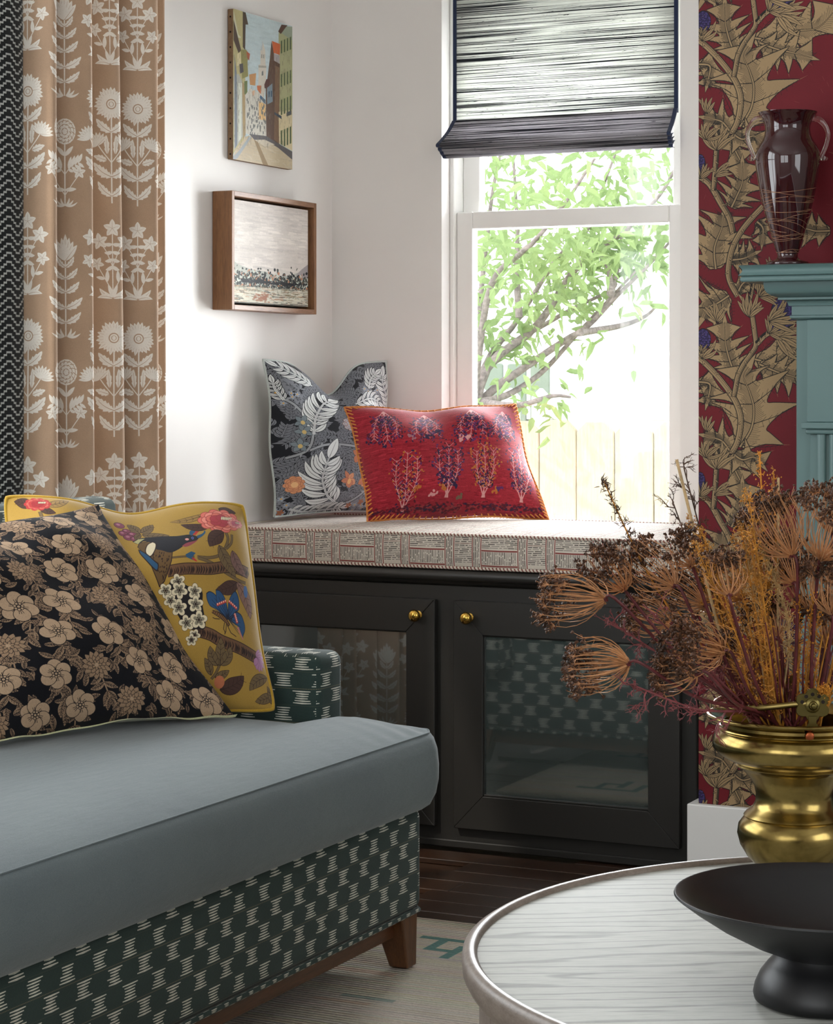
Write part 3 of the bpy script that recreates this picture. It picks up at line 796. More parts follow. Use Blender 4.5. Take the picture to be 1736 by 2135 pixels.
    spiky([(560, 340), (700, 400), (840, 440), (990, 490)], 130, 5, 4)
    spiky([(330, 1640), (370, 1560), (420, 1440), (420, 1280)], 140, 5, 5)
    spiky([(200, 2130), (190, 1960), (250, 1800), (270, 1700)], 210, 5, 6)
    spiky([(1130, 1850), (1020, 1850), (930, 1830), (880, 1860)], 110, 4, 7)
    spiky([(310, 2344), (220, 2400), (130, 2440), (90, 2520)], 190, 5, 8)
    spiky([(330, 2060), (430, 2050), (530, 2010)], 120, 3, 9)
    spiky([(540, 1760), (590, 1820), (580, 1950)], 80, 4, 10)
    spiky([(380, 2330), (440, 2240), (600, 2230)], 90, 4, 11)
    spiky([(350, 400), (310, 290), (280, 160), (275, 0)], 150, 5, 12)
    spiky([(1400, 300), (1560, 420), (1640, 600), (1700, 820)], 190, 6, 13); spiky([(1500, 1500), (1700, 1450), (1880, 1350)], 190, 6, 14); spiky([(1350, 2200), (1560, 2120), (1800, 2140)], 200, 6, 15)
    for k_, P_ in enumerate(([(1480, 1000), (1440, 860), (1450, 700)], [(1420, 1400), (1400, 1240), (1440, 1120)], [(1500, 1000), (1680, 900), (1860, 960)], [(1460, 2200), (1400, 2320), (1420, 2440)], [(1500, 1800), (1720, 1760), (1900, 1880)], [(1480, 60), (1640, 120), (1820, 60)], [(1450, 2450), (1640, 2400), (1860, 2480)])): spiky(P_, 190, 6, 30 + k_)
    # the large curling leaf
    spiky([(330, 1050), (260, 960), (190, 930), (100, 910)], 130, 3, 16)
    spiky([(400, 1000), (490, 860), (515, 700), (480, 560), (430, 440), (470, 360)], 250, 6, 17)
    spiky([(340, 1050), (420, 1100), (520, 1080), (590, 1150)], 120, 3, 18)
    # stems
    stem([(60, 290), (110, 330), (200, 420), (300, 540), (370, 650), (405, 760), (400, 870), (375, 970), (330, 1050)], 42)
    stem([(500, -60), (520, 80), (530, 190), (490, 260), (430, 340), (385, 430), (365, 520), (350, 600)], 34)
    stem([(540, 180), (610, 110), (700, 70)], 34)
    stem([(590, 1640), (480, 1750), (400, 1850), (340, 1960), (310, 2080), (305, 2180), (330, 2260), (383, 2350)], 40)
    stem([(60, 1380), (150, 1450), (240, 1600), (310, 1720), (345, 1850)], 44); stem([(210, 1010), (205, 1180), (195, 1330), (180, 1500)], 36)
    stem([(480, 2400), (500, 2300), (520, 2200)], 24); stem([(1500, 2553), (1450, 2200), (1520, 1800), (1420, 1400), (1500, 1000), (1400, 500), (1500, 0)], 40)
    # thistle heads with bracts
    spikes(90, 290, 9, 190, -2.6, -.5); thistle(95, 140, 58, 84); spikes(80, 250, 6, 90, -2.4, -.7)
    spikes(700, 130, 14, 240, -.9, 1.0); thistle(720, 20, 90, 66); thistle(770, 2480, 110, 120); spikes(640, 100, 8, 150, -1.9, .4); spikes(640, 2560, 10, 220, -1.2, .3)
    spikes(210, 1180, 10, 210, -2.4, -.5); spikes(120, 1090, 8, 150, -2.6, -.3); thistle(70, 1300, 40, 90); spikes(1560, 640, 10, 220, -2.2, -.4); thistle(1580, 480, 100, 110); spikes(1700, 1640, 10, 200, -2.2, -.6); spikes(70, 1400, 8, 160, -2.2, -.4); spikes(190, 1390, 6, 150, -1.0, -.1)
    spikes(480, 2520, 9, 200, -2.3, -.6); spikes(560, 2360, 12, 170, -1.8, .4); spikes(210, 2553, 8, 160, -2.4, -.9); spikes(130, 880, 5, 150, -2.2, -.9); spikes(640, 2130, 4, 90, -2, -.9)
    for i in range(50):
        x, y = r.uniform(57, 57 + WT_W), r.uniform(0, WT_H); a = r.uniform(0, 6.28); c.line([(x, y), (x + 40 * math.cos(a), y + 40 * math.sin(a))], 2, (150, 110, 84), .5)
    return c.image('thistle_wallpaper_print')

# ---- street painting
def street_print():
    def tf(p):
        t = (p[:, 0] - 380) / 690; y0 = 115 + 205 * t; y1 = 1860 + 140 * t; return np.stack([t, (p[:, 1] - y0) / (y1 - y0)], 1)
    c = Canvas(560, 1000, (190, 204, 206), (0, 0, 1, 1), 2, False, tf); r = random.Random(2)
    def P(col, *p): c.poly(p, col)
    for i in range(160):
        x, y = r.uniform(480, 960), r.uniform(150, 950); k = r.uniform(-12, 14); c.ell(x, y, r.uniform(20, 70), r.uniform(8, 24), (184 + k, 200 + k, 203 + k), .3, .5)
    P((196, 180, 150), (350, 1900), (470, 1620), (560, 1590), (700, 1600), (1080, 1840), (1080, 2040), (350, 1900))
    for i in range(120):
        x, y = r.uniform(380, 1060), r.uniform(1630, 2000); k = r.uniform(-22, 18); c.line([(x, y), (x + r.uniform(20, 120), y + r.uniform(5, 40))], r.uniform(6, 16), (192 + k, 180 + k, 156 + k), .6)
    P((150, 126, 90), (610, 1620), (640, 1620), (790, 1960), (730, 1960)); P((162, 168, 172), (380, 1830), (440, 1770), (560, 1600), (590, 1605), (430, 1850), (380, 1880))
    # tower
    P((206, 198, 184), (664, 1100), (668, 770), (690, 760), (690, 600), (715, 490), (745, 600), (750, 770), (760, 780), (750, 1000), (730, 1150))
    P((150, 150, 140), (700, 650), (712, 640), (712, 690), (700, 690)); P((150, 150, 140), (722, 650), (734, 645), (734, 695), (722, 690)); P((166, 160, 148), (668, 775), (758, 780), (758, 805), (668, 800)); P((120, 124, 120), (705, 850), (722, 835), (725, 890), (705, 895)); P((184, 190, 190), (690, 600), (715, 490), (720, 490), (712, 600))
    # right range
    P((168, 168, 128), (905, 380), (1090, 330), (1090, 1800), (905, 1690)); P((84, 58, 46), (900, 380), (940, 300), (1010, 310), (1000, 340), (930, 410)); P((150, 160, 140), (940, 400), (1000, 320), (1090, 330), (1090, 500))
    P((96, 72, 58), (770, 940), (800, 700), (820, 490), (850, 640), (920, 760), (910, 1700), (760, 1600), (750, 1000)); P((204, 104, 60), (825, 490), (925, 530), (918, 655), (845, 630)); P((168, 160, 160), (848, 635), (918, 665), (918, 760), (850, 720))
    P((88, 50, 44), (735, 1000), (760, 935), (800, 940), (790, 1060), (740, 1040)); P((124, 140, 150), (765, 1040), (830, 985), (835, 1200), (770, 1230)); P((62, 84, 104), (785, 1080), (800, 1075), (800, 1140), (785, 1150)); P((62, 84, 104), (812, 1075), (826, 1070), (826, 1140), (812, 1145))
    P((124, 96, 74), (865, 780), (915, 800), (905, 1690), (850, 1640)); P((212, 198, 160), (905, 1320), (1090, 1290), (1090, 1800), (910, 1690))
    for row, (y0, h) in enumerate(((430, 150), (820, 150), (1120, 180), (1480, 200))):
        for k in range(4):
            x = 930 + k * 36; y = y0 + 60 - k * 14; P((112, 130, 84), (x, y), (x + 20, y - 8), (x + 20, y + h - 8), (x, y + h)); P((52, 54, 48), (x + 6, y + 6), (x + 12, y), (x + 12, y + h - 8), (x + 6, y + h))
    P((84, 90, 92), (1000, 1330), (1060, 1305), (1060, 1355), (1000, 1375)); P((64, 76, 90), (855, 1320), (940, 1370), (940, 1405), (855, 1350)); P((190, 196, 190), (915, 1690), (1090, 1790), (1090, 1850), (915, 1720))
    # left range
    P((186, 176, 128), (350, 90), (490, 150), (500, 600), (520, 1000), (500, 1640), (430, 1720), (350, 1860)); P((80, 66, 50), (488, 150), (520, 160), (550, 300), (520, 300), (515, 600), (488, 560)); P((206, 204, 176), (385, 130), (440, 420), (465, 440), (465, 460), (430, 450), (385, 250)); P((84, 68, 56), (385, 240), (470, 600), (440, 630), (385, 480))
    P((146, 140, 84), (465, 590), (525, 590), (560, 640), (540, 730), (550, 900), (480, 930)); P((176, 92, 60), (530, 610), (570, 640), (560, 720), (535, 680)); P((218, 206, 160), (425, 640), (465, 620), (470, 770), (425, 780)); P((84, 80, 84), (448, 760), (490, 750), (498, 850), (460, 870))
    P((178, 178, 168), (385, 900), (440, 870), (500, 1000), (510, 1560), (440, 1680), (390, 1760)); P((122, 132, 142), (395, 640), (420, 860), (425, 1700), (400, 1740)); P((210, 214, 200), (440, 980), (480, 980), (470, 1620), (440, 1660)); P((170, 146, 104), (480, 960), (520, 1000), (520, 1580), (490, 1640)); P((108, 122, 72), (505, 960), (540, 950), (540, 1110), (508, 1110))
    # far houses
    P((190, 140, 90), (560, 880), (640, 865), (630, 1010), (570, 1000)); P((198, 110, 62), (650, 1010), (700, 1010), (695, 1110), (655, 1060)); P((206, 202, 190), (515, 1120), (570, 1040), (650, 1080), (700, 1110), (750, 1190), (760, 1620), (560, 1580), (520, 1560)); P((226, 186, 128), (672, 1190), (752, 1230), (752, 1420), (672, 1400)); P((70, 100, 130), (680, 1150), (750, 1230), (750, 1180), (690, 1120)); P((208, 170, 140), (590, 1080), (625, 1060), (620, 1120), (600, 1130))
    for i in range(70):
        x, y = r.uniform(530, 750), r.uniform(1150, 1560); P((120, 122, 118), (x, y), (x + 12, y - 3), (x + 12, y + 30), (x, y + 32))
    P((94, 90, 92), (560, 1570), (760, 1600), (920, 1700), (1090, 1800), (1090, 1900), (900, 1740), (740, 1640), (620, 1640)); P((206, 196, 176), (620, 1640), (740, 1640), (860, 1700), (740, 1720))
    for i in range(500):
        x, y = r.uniform(380, 1060), r.uniform(600, 1700); k = r.uniform(-26, 26)
        if 560 < x < 800 and y < 1000: continue
        c.line([(x, y), (x + r.uniform(-4, 4), y + r.uniform(20, 70))], r.uniform(2, 6), (120 + k, 112 + k, 96 + k), .5)
    return c.image('street_painting')

# ---- misty lake painting
def lake_print():
    c = Canvas(700, 560, (206, 198, 190), (0, 0, 100, 80), 2); r = random.Random(14)
    for i in range(900):
        x, y = r.uniform(-8, 100), r.uniform(0, 52); k = r.gauss(0, 13) + (8 if 20 < y < 34 else -4); c.line([(x, y), (x + r.uniform(4, 16), y + r.uniform(-.4, .4))], r.uniform(.4, 1.8), (208 + k, 200 + k, 193 + k * .9), .45)
    c.poly([(0, 46), (8, 50), (24, 53), (44, 54), (60, 57), (76, 55), (88, 52), (96, 47), (100, 45), (100, 70), (0, 70)], (162, 166, 156), .8)
    c.poly([(84, 54), (92, 49), (100, 45), (100, 58), (84, 57)], (150, 140, 142), .8)
    for i in range(900):
        x = r.uniform(0, 100); y = r.gauss(62, 4.2); a = abs(x - 50) / 50; d = r.random()
        if y > 78: continue
        cc = (26, 30, 32) if d < .45 else ((70, 74, 66) if d < .75 else ((176, 122, 92) if d < .86 else (190, 196, 184)))
        c.ell(x, y, r.uniform(.4, 1.6), r.uniform(.4, 1.4), cc, r.uniform(0, 3))
    for i in range(160):
        x = r.uniform(10, 80); c.line([(x, r.gauss(62.5, .8)), (x + r.uniform(2, 9), r.gauss(62.5, .8))], r.uniform(.3, .9), (24, 28, 32))
    c.poly([(0, 67), (100, 67), (100, 80), (0, 80)], (196, 192, 172), .75)
    for i in range(420):
        x, y = r.uniform(-5, 100), r.uniform(66, 80); cc = r.choice(((40, 40, 38), (110, 108, 96), (172, 124, 96), (212, 206, 188), (212, 206, 188), (120, 100, 70)))
        c.line([(x, y), (x + r.uniform(2, 12), y + r.uniform(-.1, .2))], r.uniform(.15, .5), cc, .8)
    for i in range(60): c.ell(r.gauss(38, 5), r.gauss(75, 1.8), 1.8, .6, (150, 100, 76), 0, .7)
    for i in range(200): c.line([(r.uniform(0, 100), 79.4), (r.uniform(0, 100), 79.7)], .3, (40, 40, 36), .3)
    return c.image('misty_lake_painting')

# ---- flat-woven rug with a line of key motifs (unit: cm)
RUG = (0.42, 3.05, -4.1, -1.18)
def rug_print():
    Wd, Hh = 263.0, 292.0
    c = Canvas(1315, 1460, (198, 189, 172), (0, 0, Wd, Hh), 1); r = random.Random(31); T = (88, 128, 122); PK = (196, 160, 138)
    for y in range(0, 292): c.line([(0, y), (Wd, y)], .6, tuple(v + r.uniform(-14, 10) for v in (194, 185, 168)), .7)
    def key(x, y):
        for p in (((0, 0), (14, 0)), ((14, 0), (14, 8)), ((4, 0), (4, 7)), ((4, 7), (9, 7)), ((9, 4), (9, 11)), ((14, 8), (20, 8))):
            (a, b), (d, e) = p; c.poly([(x + min(a, d) - .9, y + min(b, e) - .9), (x + max(a, d) + .9, y + min(b, e) - .9), (x + max(a, d) + .9, y + max(b, e) + .9), (x + min(a, d) - .9, y + max(b, e) + .9)], T)
    for k in range(9): key(4 + k * 29.5 + 13, 13); key(4 + k * 29.5 + 13, 262); c.line([(10 + k * 29, 38), (24 + k * 29, 38)], 2.4, PK, .6)
    for k in range(7): key(10, 60 + k * 30); key(236, 60 + k * 30)
    for k in range(60):
        x, y = r.uniform(35, 228), r.uniform(50, 250); c.line([(x, y), (x + r.uniform(4, 16), y)], 1.6, r.choice((T, PK, PK)), .45)
    return c.image('rug_weave')
# ================================================================== the room
def struct(o): o['kind'] = 'structure'; return o
# floor slab with separate dark oak boards where it shows
M['floor'] = wood('dark_oak_floor', (30, 19, 13), (70, 44, 27), (1.0, 16, 16), .32, 5, .2, .25)
floor = struct(MB().box(-.12, 4.5, -6.4, .14, -.14, -.012).build('floor', M['floor']))
rb = random.Random(3); yy = -.50; row = 0
pl_me = {}
while yy > -2.2:
    xx = -.05 - rb.uniform(0, .5)
    while xx < 4.4:
        L = rb.choice((.62, .84, 1.05)); key = L
        if key not in pl_me:
            o = MB().box(0, L - .0016, -.0835, 0, -.011, 0).build('plank', M['floor'], None, .0012, 1)
            pl_me[key] = o.data; bpy.data.objects.remove(o)
        x0 = xx; xx += L
        if x0 < -.02 or x0 + L > 4.45: continue
        o = bpy.data.objects.new('plank', pl_me[key]); C.objects.link(o); o.location = (x0, yy, rb.uniform(-.0006, 0)); setparent(o, floor)
    yy -= .085; row += 1
struct(MB().box(-.12, 4.5, -6.4, .14, 2.7, 2.8).build('ceiling', M['ceiling']))
# left wall with the tall side window the curtain belongs to
wl = MB(); wl.box(-.12, 0, -1.62, .14, 0, 2.7).box(-.12, 0, -6.4, -3.28, 0, 2.7).box(-.12, 0, -3.28, -1.62, 0, .62).box(-.12, 0, -3.28, -1.62, 2.35, 2.7)
struct(wl.build('wall_left', M['wall']))
# window wall
WX0, WX1, WZ0, WZ1 = .302, .912, .60, 2.25
wb = MB(); wb.box(0, WX0, 0, .14, 0, 2.7).box(WX1, 1.30, 0, .14, 0, 2.7).box(WX0, WX1, 0, .14, 0, WZ0).box(WX0, WX1, 0, .14, WZ1, 2.7)
struct(wb.build('wall_back', M['wall']))
# chimney wall (papered front) to the right
wr = struct(MB().box(1.158, 4.5, -.60, .14, 0, 2.7).build('wall_chimney', M['wall']))
wm = printed('thistle_wallpaper', wallpaper_print(), .62, 500, .08, .0, .05)
tw = 526 * .000962; th = 670 * .000959
def wp_uv(x, z): return ((x - 1.158) / tw, 1 + (z - 1.767) / th)
X0, X1, Z0, Z1 = 1.158, 4.45, .15, 2.69
mk('wallpaper', [(X0, -.6006, Z0), (X1, -.6006, Z0), (X1, -.6006, Z1), (X0, -.6006, Z1)], [(0, 1, 2, 3)], wm, wr, uv=[wp_uv(X0, Z0), wp_uv(X1, Z0), wp_uv(X1, Z1), wp_uv(X0, Z1)])
bbp = MB(); bbp.prism([(1.139, -.619), (1.50, -.619), (1.50, -.6008), (1.157, -.6008), (1.157, -.54), (1.139, -.54)], 'z', 0, .152)
struct(bbp.build('baseboard_right', M['trim'], None, .003, 2))
struct(MB().box(0, .016, -6.2, -.56, 0, .15).build('baseboard_left', M['trim'], None, .004, 2))
# back and right walls of the room with their window openings
wk = MB(); wk.box(-.12, .6, -6.52, -6.4, 0, 2.7).box(3.2, 4.5, -6.52, -6.4, 0, 2.7).box(.6, 3.2, -6.52, -6.4, 0, .7).box(.6, 3.2, -6.52, -6.4, 2.3, 2.7).box(1.82, 1.98, -6.5, -6.42, .7, 2.3)
struct(wk.build('wall_rear', M['wall']))
wq = MB(); wq.box(4.5, 4.62, -2.4, .14, 0, 2.7).box(4.5, 4.62, -6.52, -4.2, 0, 2.7).box(4.5, 4.62, -4.2, -2.4, 0, .7).box(4.5, 4.62, -4.2, -2.4, 2.3, 2.7)
struct(wq.build('wall_right', M['wall']))

# window beside the seat: sashes, rails, panes
w1 = struct(empty('window_1', (.607, .08, WZ0)))
w1['label'] = 'white sash window above the cushioned bench'
MB().box(WX0, WX0 + .012, .045, .135, WZ0, WZ1).box(WX1 - .012, WX1, .045, .135, WZ0, WZ1).box(WX0, WX1, .045, .135, WZ1 - .012, WZ1).build('jamb_liner', M['trim'], w1, .002, 1)
MB().box(WX0, WX1, .02, .135, WZ0, WZ0 + .03).build('sill', M['trim'], w1, .003, 2)
def sash(y0, y1, z0, z1, st, name):
    a, b = WX0 + .012, WX1 - .006
    s_ = MB().box(a, a + st, y0, y1, z0, z1).build(name, M['trim'], w1, .003, 2)
    MB().box(b - st, b, y0, y1, z0, z1).build('sash_stile', M['trim'], s_, .003, 2)
    MB().box(a + st, b - st, y0, y1, z1 - .042, z1).build('meeting_rail' if z1 < 1.6 else 'top_rail', M['trim'], s_, .003, 2)
    MB().box(a + st, b - st, y0, y1, z0, z0 + .034).build('bottom_rail', M['trim'], s_, .003, 2)
    MB().box(a + st - .004, b - st + .004, (y0 + y1) / 2 - .002, (y0 + y1) / 2 + .002, z0 + .03, z1 - .038).build('glass_pane', M['pane'], s_)
sash(.06, .092, WZ0 + .03, 1.421, .043, 'lower_sash')
sash(.098, .13, 1.38, WZ1 - .012, .046, 'upper_sash')
# left-hand window (outside the picture)
w2 = struct(empty('window_2', (-.06, -2.45, .62)))
for y0, y1 in ((-3.28, -3.22), (-2.48, -2.42), (-1.68, -1.62)): MB().box(-.09, -.04, y0, y1, .62, 2.35).build('window_post', M['trim'], w2, .003, 1)
for z0, z1 in ((.62, .68), (1.46, 1.51), (2.29, 2.35)): MB().box(-.09, -.04, -3.22, -1.68, z0, z1).build('window_bar', M['trim'], w2, .003, 1)

# ------------------------------------------------------------------ window blind
def blind_mat(name, back=False):
    k = NT(name)
    v = k.coord('Object', (.36, 1, 62)); n1 = k.noise(v, 5.0, 2, .8, .05)
    v2 = k.coord('Object', (9, 1, 120)); n2 = k.noise(v2, 4, 3, .75, .6)
    v3 = k.coord('Object', (1, 1, 1)); n3 = k.noise(v3, 5, 3)
    slub = k.ramp(n2, [(.64, (1, 1, 1, 1)), (.68, (.04, .05, .07, 1))])
    lines = k.ramp(n1, [(.385, (.01, .012, .02, 1)), (.435, (.18, .185, .19, 1)), (.50, (.64, .65, .61, 1)), (.7, (.86, .87, .82, 1))])
    col = k.mix(1.0, lines, slub, 'MULTIPLY')
    sh = k.ramp(n3, [(.3, (.75, .75, .75, 1)), (.7, (1, 1, 1, 1))]); col = k.mix(1.0, col, sh, 'MULTIPLY')
    if back: col = k.mix(1.0, col, (.60, .57, .63, 1), 'MULTIPLY')  # doubled folds pass less light: that dimming is painted into the cloth colour
    d = k.n('ShaderNodeBsdfDiffuse'); t = k.n('ShaderNodeBsdfTranslucent'); m = k.n('ShaderNodeMixShader'); m.inputs[0].default_value = .5
    k.l(col, d.inputs[0]); k.l(col, t.inputs[0]); k.l(d.outputs[0], m.inputs[1]); k.l(t.outputs[0], m.inputs[2]); k.l(m.outputs[0], k.out.inputs['Surface'])
    b = k.n('ShaderNodeBump'); b.inputs['Strength'].default_value = .5; b.inputs['Distance'].default_value = .001; k.l(n1, b.inputs['Height']); k.l(b.outputs[0], d.inputs['Normal'])
    return k.m
M['blind'] = blind_mat('woven_grass_blind'); M['blind_dim'] = blind_mat('woven_grass_blind_double_dim', True)
M['navy'] = fabric('navy_binding_tape', (40, 50, 76), 1200, .15)
bl = empty('roman_blind', (.615, .015, 2.2), 'grey woven roman blind with navy binding half raised over the window', 'blind')
def sheet(name, prof, x0, x1, mat, parent, thick=.0015, flare=0.0):
    n = len(prof); V = []
    for off in (0, thick):
        for (y, z, e) in prof:
            V += [(x0 - e - flare, y + off, z), (x1 + e * .15 + flare, y + off, z)]
    F = []
    for i in range(n - 1):
        a = 2 * i; F.append((a, a + 1, a + 3, a + 2)); b = a + 2 * n; F.append((b, b + 2, b + 3, b + 1))
        F.append((a, a + 2, b + 2, b)); F.append((a + 1, b + 1, b + 3, a + 3))
    F += [(0, 2 * n, 2 * n + 1, 1), (2 * n - 2, 2 * n - 1, 4 * n - 1, 4 * n - 2)]
    return mk(name, V, F, mat, parent, smooth=False)
bx0, bx1 = .3272, .9025
main = [(.012, 2.2 - (2.2 - 1.63) * i / 20, 0) for i in range(21)]
sheet('blind_panel', main, bx0 + .008, bx1 - .008, M['blind'], bl)
fold1 = [tuple(p) for p in curve([(.008, 1.640, .0), (-.012, 1.612, .006), (-.036, 1.588, .014), (-.047, 1.578, .018), (-.044, 1.571, .018), (-.030, 1.572, .016)], 16)]
sheet('blind_fold', fold1, bx0 + .008, bx1 - .008, M['blind_dim'], bl)
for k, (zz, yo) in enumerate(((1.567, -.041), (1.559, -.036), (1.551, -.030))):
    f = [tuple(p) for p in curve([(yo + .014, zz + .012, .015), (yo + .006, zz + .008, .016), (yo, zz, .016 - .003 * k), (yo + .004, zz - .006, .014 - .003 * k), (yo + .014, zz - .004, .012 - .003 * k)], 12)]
    sheet('blind_fold', f, bx0 + .008, bx1 - .008, M['blind_dim'], bl)
    for s in (-1, 1):
        xa, xb = (bx0 - .001, bx0 + .010) if s < 0 else (bx1 - .010, bx1 + .001)
        sheet('edge_tape', [(p[0] - .001, p[1], p[2] if s < 0 else -p[2]) for p in f], xa, xb + 0, M['navy'], bl, .003) if False else None
for s in (-1, 1):
    def tape(prof):
        V = []; n = len(prof)
        for (y, z, e) in prof:
            if s < 0: a, b = bx0 - e, bx0 - e + .0095
            else: a, b = bx1 + e * .15 - .0095, bx1 + e * .15
            V += [(a, y - .0012, z), (b, y - .0012, z), (b, y + .003, z), (a, y + .003, z)]
        F = []
        for i in range(n - 1):
            for q in range(4): F.append((4 * i + q, 4 * i + (q + 1) % 4, 4 * i + 4 + (q + 1) % 4, 4 * i + 4 + q))
        F += [(0, 1, 2, 3), (4 * n - 4, 4 * n - 1, 4 * n - 2, 4 * n - 3)]
        return V, F
    mb = MB(); mb.add(*tape(main)); mb.add(*tape(fold1))
    for k, (zz, yo) in enumerate(((1.567, -.041), (1.559, -.036), (1.551, -.030))):
        f = [tuple(p) for p in curve([(yo + .014, zz + .012, .015), (yo + .006, zz + .008, .016), (yo, zz, .016 - .003 * k), (yo + .004, zz - .006, .014 - .003 * k), (yo + .014, zz - .004, .012 - .003 * k)], 12)]
        mb.add(*tape(f))
    mb.build('edge_tape', M['navy'], bl)
MB().box(bx0, bx1, .01, .045, 2.19, 2.235).build('head_rail', M['trim'], bl, .002, 1)

# ------------------------------------------------------------------ curtain
cu = empty('curtain', (.12, -1.25, .02), 'tan curtain printed with white flowering plants hanging at the left', 'curtain')
valleys = [-1.452, -1.385, -1.318, -1.258, -1.175, -1.143, -1.068, -1.012, -.972, -.935]
depth = [.085, .10, .045, .085, .05, .10, .07, .06, .05]
base_ = [.105, .105, .085, .10, .105, .105, .10, .09, .075]
def curtain_profile(z):
    pts = []
    h = 1.95 - z
    for i in range(len(valleys) - 1):
        sw = .006 * math.sin(2.1 * z + i * 1.7) + .010 * math.sin(.9 * z + i * .6)
        a, b = valleys[i] + sw * (0 if i == 0 else 1), valleys[i + 1] + .006 * math.sin(2.1 * z + (i + 1) * 1.7) + .010 * math.sin(.9 * z + (i + 1) * .6)
        b -= .0; grow = 1 + .12 * h * (.6 if i % 2 else .25)
        for j in range(14):
            t = j / 14; q = math.sin(math.pi * t) ** .62 if t > 0 else 0
            pts.append((lerp(a, b, t) + .012 * math.sin(math.pi * t) * (1 if i % 2 else -1) - .035 * (h > 9), base_[i] + depth[i] * grow * q - .02))
    pts.append((b, base_[-1] - .02)); return pts
NZ = 60; rows = []; uvs = []
zs = np.linspace(.03, 2.45, NZ)
ref = curtain_profile(1.4); arc = [0]
for p, q in zip(ref[:-1], ref[1:]): arc.append(arc[-1] + math.hypot(q[0] - p[0], q[1] - p[1]))
arc = np.array(arc) * 100
CU_OFF = 0.0
for z in zs:
    for k, (y, x) in enumerate(curtain_profile(z)): rows.append((x, y, z)); uvs.append(((arc[k] + CU_OFF) / 15.0, (z * 100 + 4.5) / 46.0))
m_ = len(ref)
M['curtain'] = printed('printed_linen_curtain', curtain_print(), .9, 500, .25, .2, .07)
o = mk('drape', rows, gridfaces(NZ, m_, flip=True), M['curtain'], cu, True, uvs)
sd = o.modifiers.new('thickness', 'SOLIDIFY'); sd.thickness = .003; sd.offset = -1
# leading-edge braid
M['braid'] = printed('stepped_key_braid', braid_print(), .8, 900, .35, .1, .1)
rows = []; uvs = []; y_in, y_out = -1.448, -1.60
for z in zs:
    sw = .006 * math.sin(1.3 * z)
    for k in range(14):
        t = k / 13; y = lerp(y_in, y_out, t) + sw * 0; rows.append((.088 + .030 * math.sin(math.pi * (.25 + .75 * t)) + .004 * math.sin(1.6 * z), y, z)); uvs.append((t * 15.5 / 5.9, z * 100 / 3.36))
o = mk('braid_border', rows, gridfaces(NZ, 14), M['braid'], cu, True, uvs)
o['label'] = 'black and grey stepped key braid border'
sd = o.modifiers.new('thickness', 'SOLIDIFY'); sd.thickness = .003; sd.offset = -1
mb = MB(); mb.tube([(.112, y_in, z) for z in zs[::4]] + [(.112, y_in, 2.45)], .0022, 6); mb.build('braid_piping', fabric('grey_piping', (132, 134, 130)), cu)

# ------------------------------------------------------------------ pictures on the left wall
pc = empty('street_painting', (.01, -.37, 1.513), 'unframed oil painting of a narrow street with a church tower', 'painting')
py0, py1, pz0, pz1 = -.5105, -.2325, 1.513, 1.857
MB().box(.001, .0155, py0, py1, pz0, pz1).build('stretched_canvas', wood('raw_canvas_edge', (120, 92, 66), (150, 122, 94), (4, 4, 4), .8), pc, .002, 2)
mk('painted_face', [(.0158, py0, pz0), (.0158, py1, pz0), (.0158, py1, pz1), (.0158, py0, pz1)], [(0, 1, 2, 3)], printed('oil_paint_street', street_print(), .45, 160, .25, 0, .05), pc, uv=[(0, 0), (1, 0), (1, 1), (0, 1)])
nm = None
for k in range(10):
    z = pz0 + .012 + k * (pz1 - pz0 - .03) / 9
    if nm is None:
        o = MB().lathe([(.0001, -.001), (.0022, -.0008), (.0022, .0004), (.0001, .0008)], (0, 0, 0), 10).build('tack', M['iron'], None); nm = o.data; bpy.data.objects.remove(o)
    o = bpy.data.objects.new('tack', nm); C.objects.link(o); o.location = (.0085, py0 - .0003, z); o.rotation_euler = (math.pi / 2, 0, 0); setparent(o, pc)

fr = empty('framed_landscape', (.02, -.38, 1.167), 'misty lake landscape in a deep walnut floater frame', 'painting')
fy0, fy1, fz0, fz1, fd = -.577, -.177, 1.167, 1.435, .052
t = .0115
MB().box(.001, fd, fy0, fy0 + t, fz0, fz1).build('frame_side', M['walnut'], fr, .0008, 1)
MB().box(.001, fd, fy1 - t, fy1, fz0, fz1).build('frame_side', M['walnut'], fr, .0008, 1)
MB().box(.001, fd, fy0 + t, fy1 - t, fz1 - t, fz1).build('frame_rail', M['walnutx'], fr, .0008, 1)
MB().box(.001, fd, fy0 + t, fy1 - t, fz0, fz0 + t).build('frame_rail', M['walnutx'], fr, .0008, 1)
MB().box(.001, .006, fy0 + t, fy1 - t, fz0 + t, fz1 - t).build('backing_board', paint('dark_backing', (30, 22, 16), .8), fr)
a0, a1, b0, b1 = fy0 + t + .008, fy1 - t - .008, fz0 + t + .006, fz1 - t - .006
MB().box(.006, .0385, a0, a1, b0, b1).build('canvas', paint('canvas_edge', (190, 184, 172), .8), fr, .002, 2)
mk('painted_face', [(.0388, a0, b0), (.0388, a1, b0), (.0388, a1, b1), (.0388, a0, b1)], [(0, 1, 2, 3)], printed('oil_paint_lake', lake_print(), .6, 260, .5, 0, .06), fr, uv=[(0, 0), (1, 0), (1, 1), (0, 1)])

